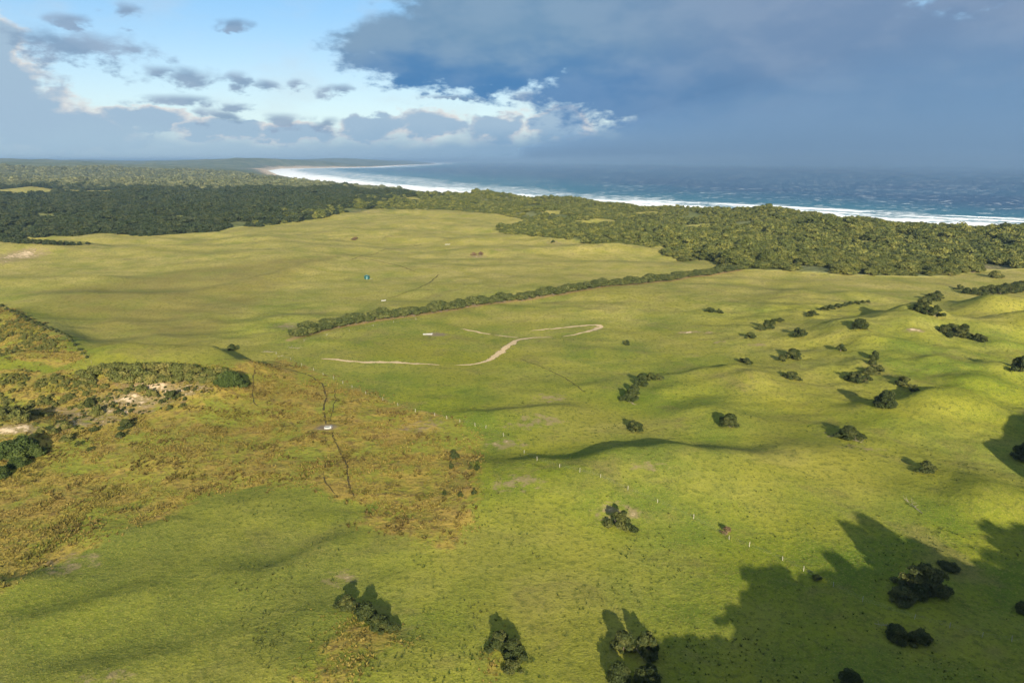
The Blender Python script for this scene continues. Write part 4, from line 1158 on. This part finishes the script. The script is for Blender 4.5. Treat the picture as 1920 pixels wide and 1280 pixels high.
# ---------------------------------------------------------------- fence
m_post, gr, o = mat('pale_post')
P = gr.node('ShaderNodeNewGeometry').outputs['Position']
principled(gr, o, gr.mix(gr.noise(P, 7, 3, .6), (.30, .27, .21), (.42, .39, .31)), .8, None, .1)
m_wire, gr, o = mat('fence_wire')
P = gr.node('ShaderNodeNewGeometry').outputs['Position']
wb_ = principled(gr, o, gr.mix(gr.noise(P, 3, 2, .5), (.18, .17, .16), (.30, .29, .27)), .5, None, .3)
wb_.inputs['Metallic'].default_value = .7
def post_mesh():
    me = tubes([([(0, 0, -.3), (0, 0, .5), (.01, 0, 1.0), (.015, .01, 1.36), (.015, .01, 1.40)], [.06, .06, .055, .055, .03])], 8)
    me.name = 'post'
    me.materials.append(m_post)
    return me
POST = post_mesh()
DARK_POST = POST.copy()
DARK_POST.materials[0] = m_bark
def fence(name, pts, label, wires=(.45, .8, 1.15), wood=None):
    x0, y0 = pts[0]
    root = bpy.data.objects.new(name, None)
    root.location = (x0, y0, ground(x0, y0))
    COL.objects.link(root)
    tag(root, label, 'fence')
    P3 = []
    for j, (x, y) in enumerate(pts):
        z = ground(x, y)
        p = bpy.data.objects.new('post', wood or POST)
        p.parent = root
        p.location = (x - x0, y - y0, z - root.location.z)
        p.rotation_euler = (.05 * math.sin(j * 2.3), .05 * math.cos(j * 1.7), j * 1.1)
        p.scale = (1, 1, 1 + .09 * math.sin(j * 3.1))
        COL.objects.link(p)
        P3.append((x - x0, y - y0, z - root.location.z))
    for hgt_ in wires:
        path = []
        for (ax_, ay_, az_), (bx_, by_, bz_) in zip(P3[:-1], P3[1:]):
            for t in (0, .25, .5, .75):
                xx, yy = ax_ + (bx_ - ax_) * t, ay_ + (by_ - ay_) * t
                zz = az_ + (bz_ - az_) * t
                gz = ground(xx + x0, yy + y0) - root.location.z
                path.append((xx, yy, max(zz, gz) + hgt_ - .06 * math.sin(math.pi * t)))
        path.append((P3[-1][0], P3[-1][1], P3[-1][2] + hgt_))
        w = tubes([(path, [.008] * len(path))], 4)
        w.materials.append(m_wire)
        o = bpy.data.objects.new('wire', w)
        o.parent = root
        COL.objects.link(o)
    return root
fence('paddock_fence', [(-124.7, 347.2), (-113.6, 336.4), (-104.8, 326), (-96.6, 317.8), (-90, 310.5), (-83.9, 305.3), (-77.9, 299.1), (-72.3, 292.9), (-64.1, 283.6), (-55.4, 276.7), (-48, 270.5), (-39.5, 262.3), (-31.1, 257.7), (-25.8, 253.6), (-20.4, 250), (-14.2, 245.9), (-10, 244.3), (-3.2, 237.9), (4.3, 223.3), (8.3, 207.9), (15.3, 201.8), (21.4, 197.7), (27.5, 194.1), (35.2, 189), (43.2, 183.5), (52.1, 176.4), (59.6, 167.3), (64.1, 164.1), (70.7, 157.8), (74.1, 152.8), (78.8, 146.5), (82.9, 140.4), (91.7, 134.2), (97.7, 131), (103, 128), (108.3, 126.4), (113.7, 123.8)],
      'long wire fence with pale posts running diagonally down the pasture')
fence('boundary_fence', [(-376.3, 482.4), (-323.4, 429), (-296.5, 406.4), (-271, 384.6), (-251.9, 371.1), (-233.5, 351.8), (-199.6, 306.1), (-190.5, 296.6)], 'overgrown wire fence along the left paddock boundary', wood=DARK_POST)
fence('windbreak_fence', [(-117.3, 372.2), (-107.6, 384.6), (-97.1, 395.5), (-85.2, 407.9), (-74.1, 416.3), (-61.1, 423.5)], 'short run of pale fence posts along the foot of the windbreak')

# ---------------------------------------------------------------- water tank
def lathe(profile, seg=28, close_top=True):
    V, F = [], []
    for r_, z in profile:
        for s in range(seg):
            a = 2 * math.pi * s / seg
            V.append((r_ * math.cos(a), r_ * math.sin(a), z))
    for i in range(len(profile) - 1):
        for s in range(seg):
            F.append((i * seg + s, i * seg + (s + 1) % seg, (i + 1) * seg + (s + 1) % seg, (i + 1) * seg + s))
    me = bpy.data.meshes.new('lathe')
    if close_top:
        F.append(tuple((len(profile) - 1) * seg + s for s in range(seg)))
    me.from_pydata(V, [], F)
    me.update()
    return me
def plain(name, c0, c1, rough=.5, scale=2.0, spec=.4):
    m, gr, o = mat(name)
    P = gr.node('ShaderNodeNewGeometry').outputs['Position']
    principled(gr, o, gr.mix(gr.noise(P, scale, 4, .6), c0, c1), rough, None, spec)
    return m
m_tank = plain('tank_green', (.010, .055, .050), (.016, .075, .066), .32)
m_tank_pale = plain('tank_pale', (.30, .42, .44), (.40, .52, .54), .5)
m_concrete = plain('concrete', (.24, .235, .21), (.36, .35, .32), .85, 3, .1)
m_water = plain('trough_water', (.015, .025, .028), (.03, .045, .045), .08, 1, .5)
m_steel = plain('steel_pipe', (.16, .16, .16), (.26, .26, .25), .5)
def thing(name, x, y, label, category, rz=0, group=None, dz=0):
    root = bpy.data.objects.new(name, None)
    root.location = (x, y, ground(x, y) + dz)
    root.rotation_euler = (0, 0, rz)
    COL.objects.link(root)
    tag(root, label, category, group)
    return root
tx, ty = (-127.5, 594.1)
tank = thing('water_tank', tx, ty, 'dark green round water tank on the far pasture', 'water tank', math.atan2(-tx, ty), dz=-.15)
prof = [(2.3, 0)]
for q in range(10):
    prof += [(2.36, .08 + q * .27), (2.30, .20 + q * .27)]
prof += [(2.36, 2.8), (2.30, 2.86)]
obj('tank_wall', lathe(prof, 40, False), m_tank, tank)
rf = obj('roof', lathe([(2.42, 2.82), (2.42, 2.9), (1.5, 3.25), (.5, 3.5), (.42, 3.5), (.42, 3.62), (.38, 3.64)], 40), m_tank, tank)
obj('hatch', lathe([(.36, 3.63), (.36, 3.70), (.30, 3.74)], 20), m_tank_pale, rf)
stripe = tubes([([(0, -2.46, .05), (0, -2.46, 1.5), (0, -2.46, 2.6), (0, -2.42, 2.75)], [.17, .17, .17, .17])], 8)  # pale upright tube facing the viewer, imitating the highlight on the tank wall
obj('highlight_stripe', stripe, m_tank_pale, tank)
obj('outlet_pipe', tubes([([(2.2, 0, .25), (3.0, 0, .25), (3.8, .1, .15), (4.6, .2, .02)], [.14, .14, .14, .14])], 8), m_steel, tank)

# ---------------------------------------------------------------- troughs
def tub(L, W, H, wall=.14, rim=.05):
    """open rectangular tub with sloping sides and rounded ends, hollow inside"""
    def ring(l, w, z, n=24):
        out = []
        for s in range(n):
            a = 2 * math.pi * s / n
            cx_, sy_ = math.cos(a), math.sin(a)
            k = .35
            out.append((l / 2 * math.copysign(abs(cx_) ** k, cx_), w / 2 * math.copysign(abs(sy_) ** k, sy_), z))
        return out
    rings = [ring(L - .16, W - .16, -.25), ring(L, W, H - .1), ring(L + rim, W + rim, H - .08), ring(L + rim, W + rim, H), ring(L - 2 * wall, W - 2 * wall, H), ring(L - 2 * wall - .1, W - 2 * wall - .1, .12)]
    V = [v for q in rings for v in q]
    F = []
    n = 24
    for i in range(len(rings) - 1):
        for s in range(n):
            F.append((i * n + s, i * n + (s + 1) % n, (i + 1) * n + (s + 1) % n, (i + 1) * n + s))
    F.append(tuple((len(rings) - 1) * n + s for s in range(n)))
    me = bpy.data.meshes.new('tub')
    me.from_pydata(V, [], F)
    me.update()
    wat = bpy.data.meshes.new('water')
    wat.from_pydata([(x, y, H - .14) for x, y, z in ring(L - 2 * wall - .03, W - 2 * wall - .03, 0)], [], [tuple(range(24))])
    wat.update()
    return me, wat
def box_mesh(sx, sy, sz, z0=0, bev=.04):
    V, F = [], []
    for z, k in ((0, bev), (bev, 0), (sz - bev, 0), (sz, bev)):
        V += [(-sx / 2 + k, -sy / 2 + k, z0 + z), (sx / 2 - k, -sy / 2 + k, z0 + z), (sx / 2 - k, sy / 2 - k, z0 + z), (-sx / 2 + k, sy / 2 - k, z0 + z)]
    for i in range(3):
        for s in range(4):
            F.append((i * 4 + s, i * 4 + (s + 1) % 4, (i + 1) * 4 + (s + 1) % 4, (i + 1) * 4 + s))
    F += [(3, 2, 1, 0), (12, 13, 14, 15)]
    me = bpy.data.meshes.new('box')
    me.from_pydata(V, [], F)
    me.update()
    return me
for (x, y), L, W_, H_, rz, lab in [
    ((-70.8, 245.2), 2.8, 1.5, .6, .25, 'white water trough ringed by bare soil in the dry grass at left'),
    ((-49.6, 389.2), 5.6, 1.4, .42, .05, 'long white water trough near the sandy path below the windbreak'),
    ((-94.5, 492.9), 3.4, 1.3, .45, .35, 'pale water trough on the pasture behind the windbreak'),
    ((-80.7, 856.5), 6.0, 1.4, .42, .02, 'long pale trough on the far pasture below the woodland')]:
    t = thing('water_trough', x, y, lab, 'trough', rz, 'water troughs')
    tm_, wm_ = tub(L, W_, H_)
    body = obj('basin', tm_, m_concrete, t)
    obj('water', wm_, m_water, t)
    obj('valve_box', box_mesh(.55, W_ * .8, .28, H_ - .05), m_concrete, t, (L / 2 - .4, 0, 0))
    obj('supply_pipe', tubes([([(L / 2 + .25, 0, -.3), (L / 2 + .25, 0, H_ + .35), (L / 2 + .1, 0, H_ + .45), (L / 2 - .35, 0, H_ + .40)], [.05] * 4)], 6), m_steel, t)

# ---------------------------------------------------------------- dead wood
def dead_branches(seed, n, L, thick):
    r = np.random.default_rng(seed)
    paths = []
    a0 = r.uniform(0, 6.28)
    trunk = [np.array([math.cos(a0) * L * t * .5, math.sin(a0) * L * t * .5, thick + .25 * L * .1 * math.sin(3 * t)]) for t in (-1, -.5, 0, .5, 1)]
    paths.append((trunk, [thick, thick * .9, thick * .75, thick * .5, thick * .25]))
    for i in range(n):
        p = trunk[r.integers(1, 5)]
        d = np.array([r.normal(), r.normal(), abs(r.normal()) * .6 + .1]); d /= np.linalg.norm(d)
        l = L * r.uniform(.2, .45)
        e = p + d * l
        mid = (p + e) / 2 + r.normal(size=3) * .08 * L
        mid[2] = max(mid[2], .1); e[2] = max(e[2], .05)
        paths.append(([p, mid, e], [thick * .45, thick * .3, thick * .12]))
    return tubes(paths)
for (x, y), seed, L, n, lab in [
    ((-116.7, 360.1), 1, 9, 12, 'fallen grey tree with bare branches below the tip of the windbreak'),
    ((120.2, 184), 2, 6.5, 12, 'fallen bleached branch with twigs lying in bright grass at right'),
    ((54, 281.8), 3, 4, 9, 'bare grey twigs inside the hook shaped clump'),
    ((30.8, 173.4), 4, 4.5, 5, 'pale dead stick leaning in the lone bush left of the fence'),
    ((26.5, 122.9), 5, 4.5, 10, 'pale dead branches between the tall bushes at the bottom edge'),
    ((-129.6, 350.9), 6, 5, 8, 'small heap of bleached branches right of the lone little tree'),
    ((-120.7, 343.6), 7, 3.5, 6, 'scattered pale sticks at the upper end of the long fence'),
    ((51.5, 275), 8, 3.5, 7, 'pale twigs at the foot of the hook shaped clump'),
    ((125, 232.4), 9, 5, 9, 'dry branches at the foot of the wide low bush'),
    ((83.7, 132.1), 10, 4, 9, 'grey dry twigs beside the bush pair in the lower right shade')]:
    t = tag(obj('dead_branch', dead_branches(seed, n, L, .10), m_deadwood, None, (x, y, ground(x, y) - .05)), lab, 'dead wood')

# trees on the dune ridge beside the viewpoint (outside the picture; their shade reaches into it)
for j in range(34):
    x = 22 + 4.9 * j + 1.5 * math.sin(j * 5.1)
    plant('ridge_tree', x, 58 + 1.5 * math.sin(j * 3.3), 8.0 + 1.2 * math.sin(j * 1.9), .17 + .04 * math.sin(j * 2.7), 'shrub', 'dark bush on the dune ridge below the picture at lower right', 'bushes on the near dune ridge', 'shrub')
for x, w, hr in ((97, 7.5, .62), (111, 9, .72), (117, 10, .62), (123, 8, .45), (150, 10, .42), (158, 11, .42), (166, 11, .42)):
    plant('ridge_tree', x, 58.5, w, hr, 'shrub', 'dark tree on the dune ridge below the picture at lower right', 'trees on the near dune ridge', 'tree')

# ---------------------------------------------------------------- air
def volume_box(name, verts, faces, color, density, aniso, label):
    m = bpy.data.materials.new(name)
    m.use_nodes = True
    gr = Graph(m.node_tree)
    o = gr.node('ShaderNodeOutputMaterial')
    v = gr.node('ShaderNodeVolumePrincipled')
    v.inputs['Density Attribute'].default_value = ''
    v.inputs['Color'].default_value = (*color, 1)
    v.inputs['Density'].default_value = density
    v.inputs['Anisotropy'].default_value = aniso
    gr.t.links.new(v.outputs[0], o.inputs['Volume'])
    m.cycles.homogeneous_volume = True
    me = bpy.data.meshes.new(name)
    me.from_pydata(verts, [], faces)
    me.update()
    me.materials.append(m)
    ob = obj(name, me)
    tag(ob, label, 'haze', kind='stuff')
    return ob
BOXF = [(0, 3, 2, 1), (4, 5, 6, 7), (0, 1, 5, 4), (1, 2, 6, 5), (2, 3, 7, 6), (3, 0, 4, 7)]
def slab(foot, z0, z1):
    return [(x, y, z0) for x, y in foot] + [(x, y, z1) for x, y in foot]
volume_box('haze', slab([(-61000, -1000), (61000, -1000), (61000, 96000), (-61000, 96000)], -60, 165), BOXF, (.185, .300, .460), 6.3e-5, 0.0, 'thin blue sea haze lying over the far land')
volume_box('rain_haze', slab([(60000, 2500), (60000, 60000), (400, 60000), (3300, 5200)], -24.5, 1100)[:4] + slab([(60000, 2500), (60000, 60000), (400, 60000), (3300, 5200)], -24.5, 1100)[4:], BOXF, (.175, .305, .50), 1.3e-4, 0.0, 'grey rain shower hanging over the sea at right')
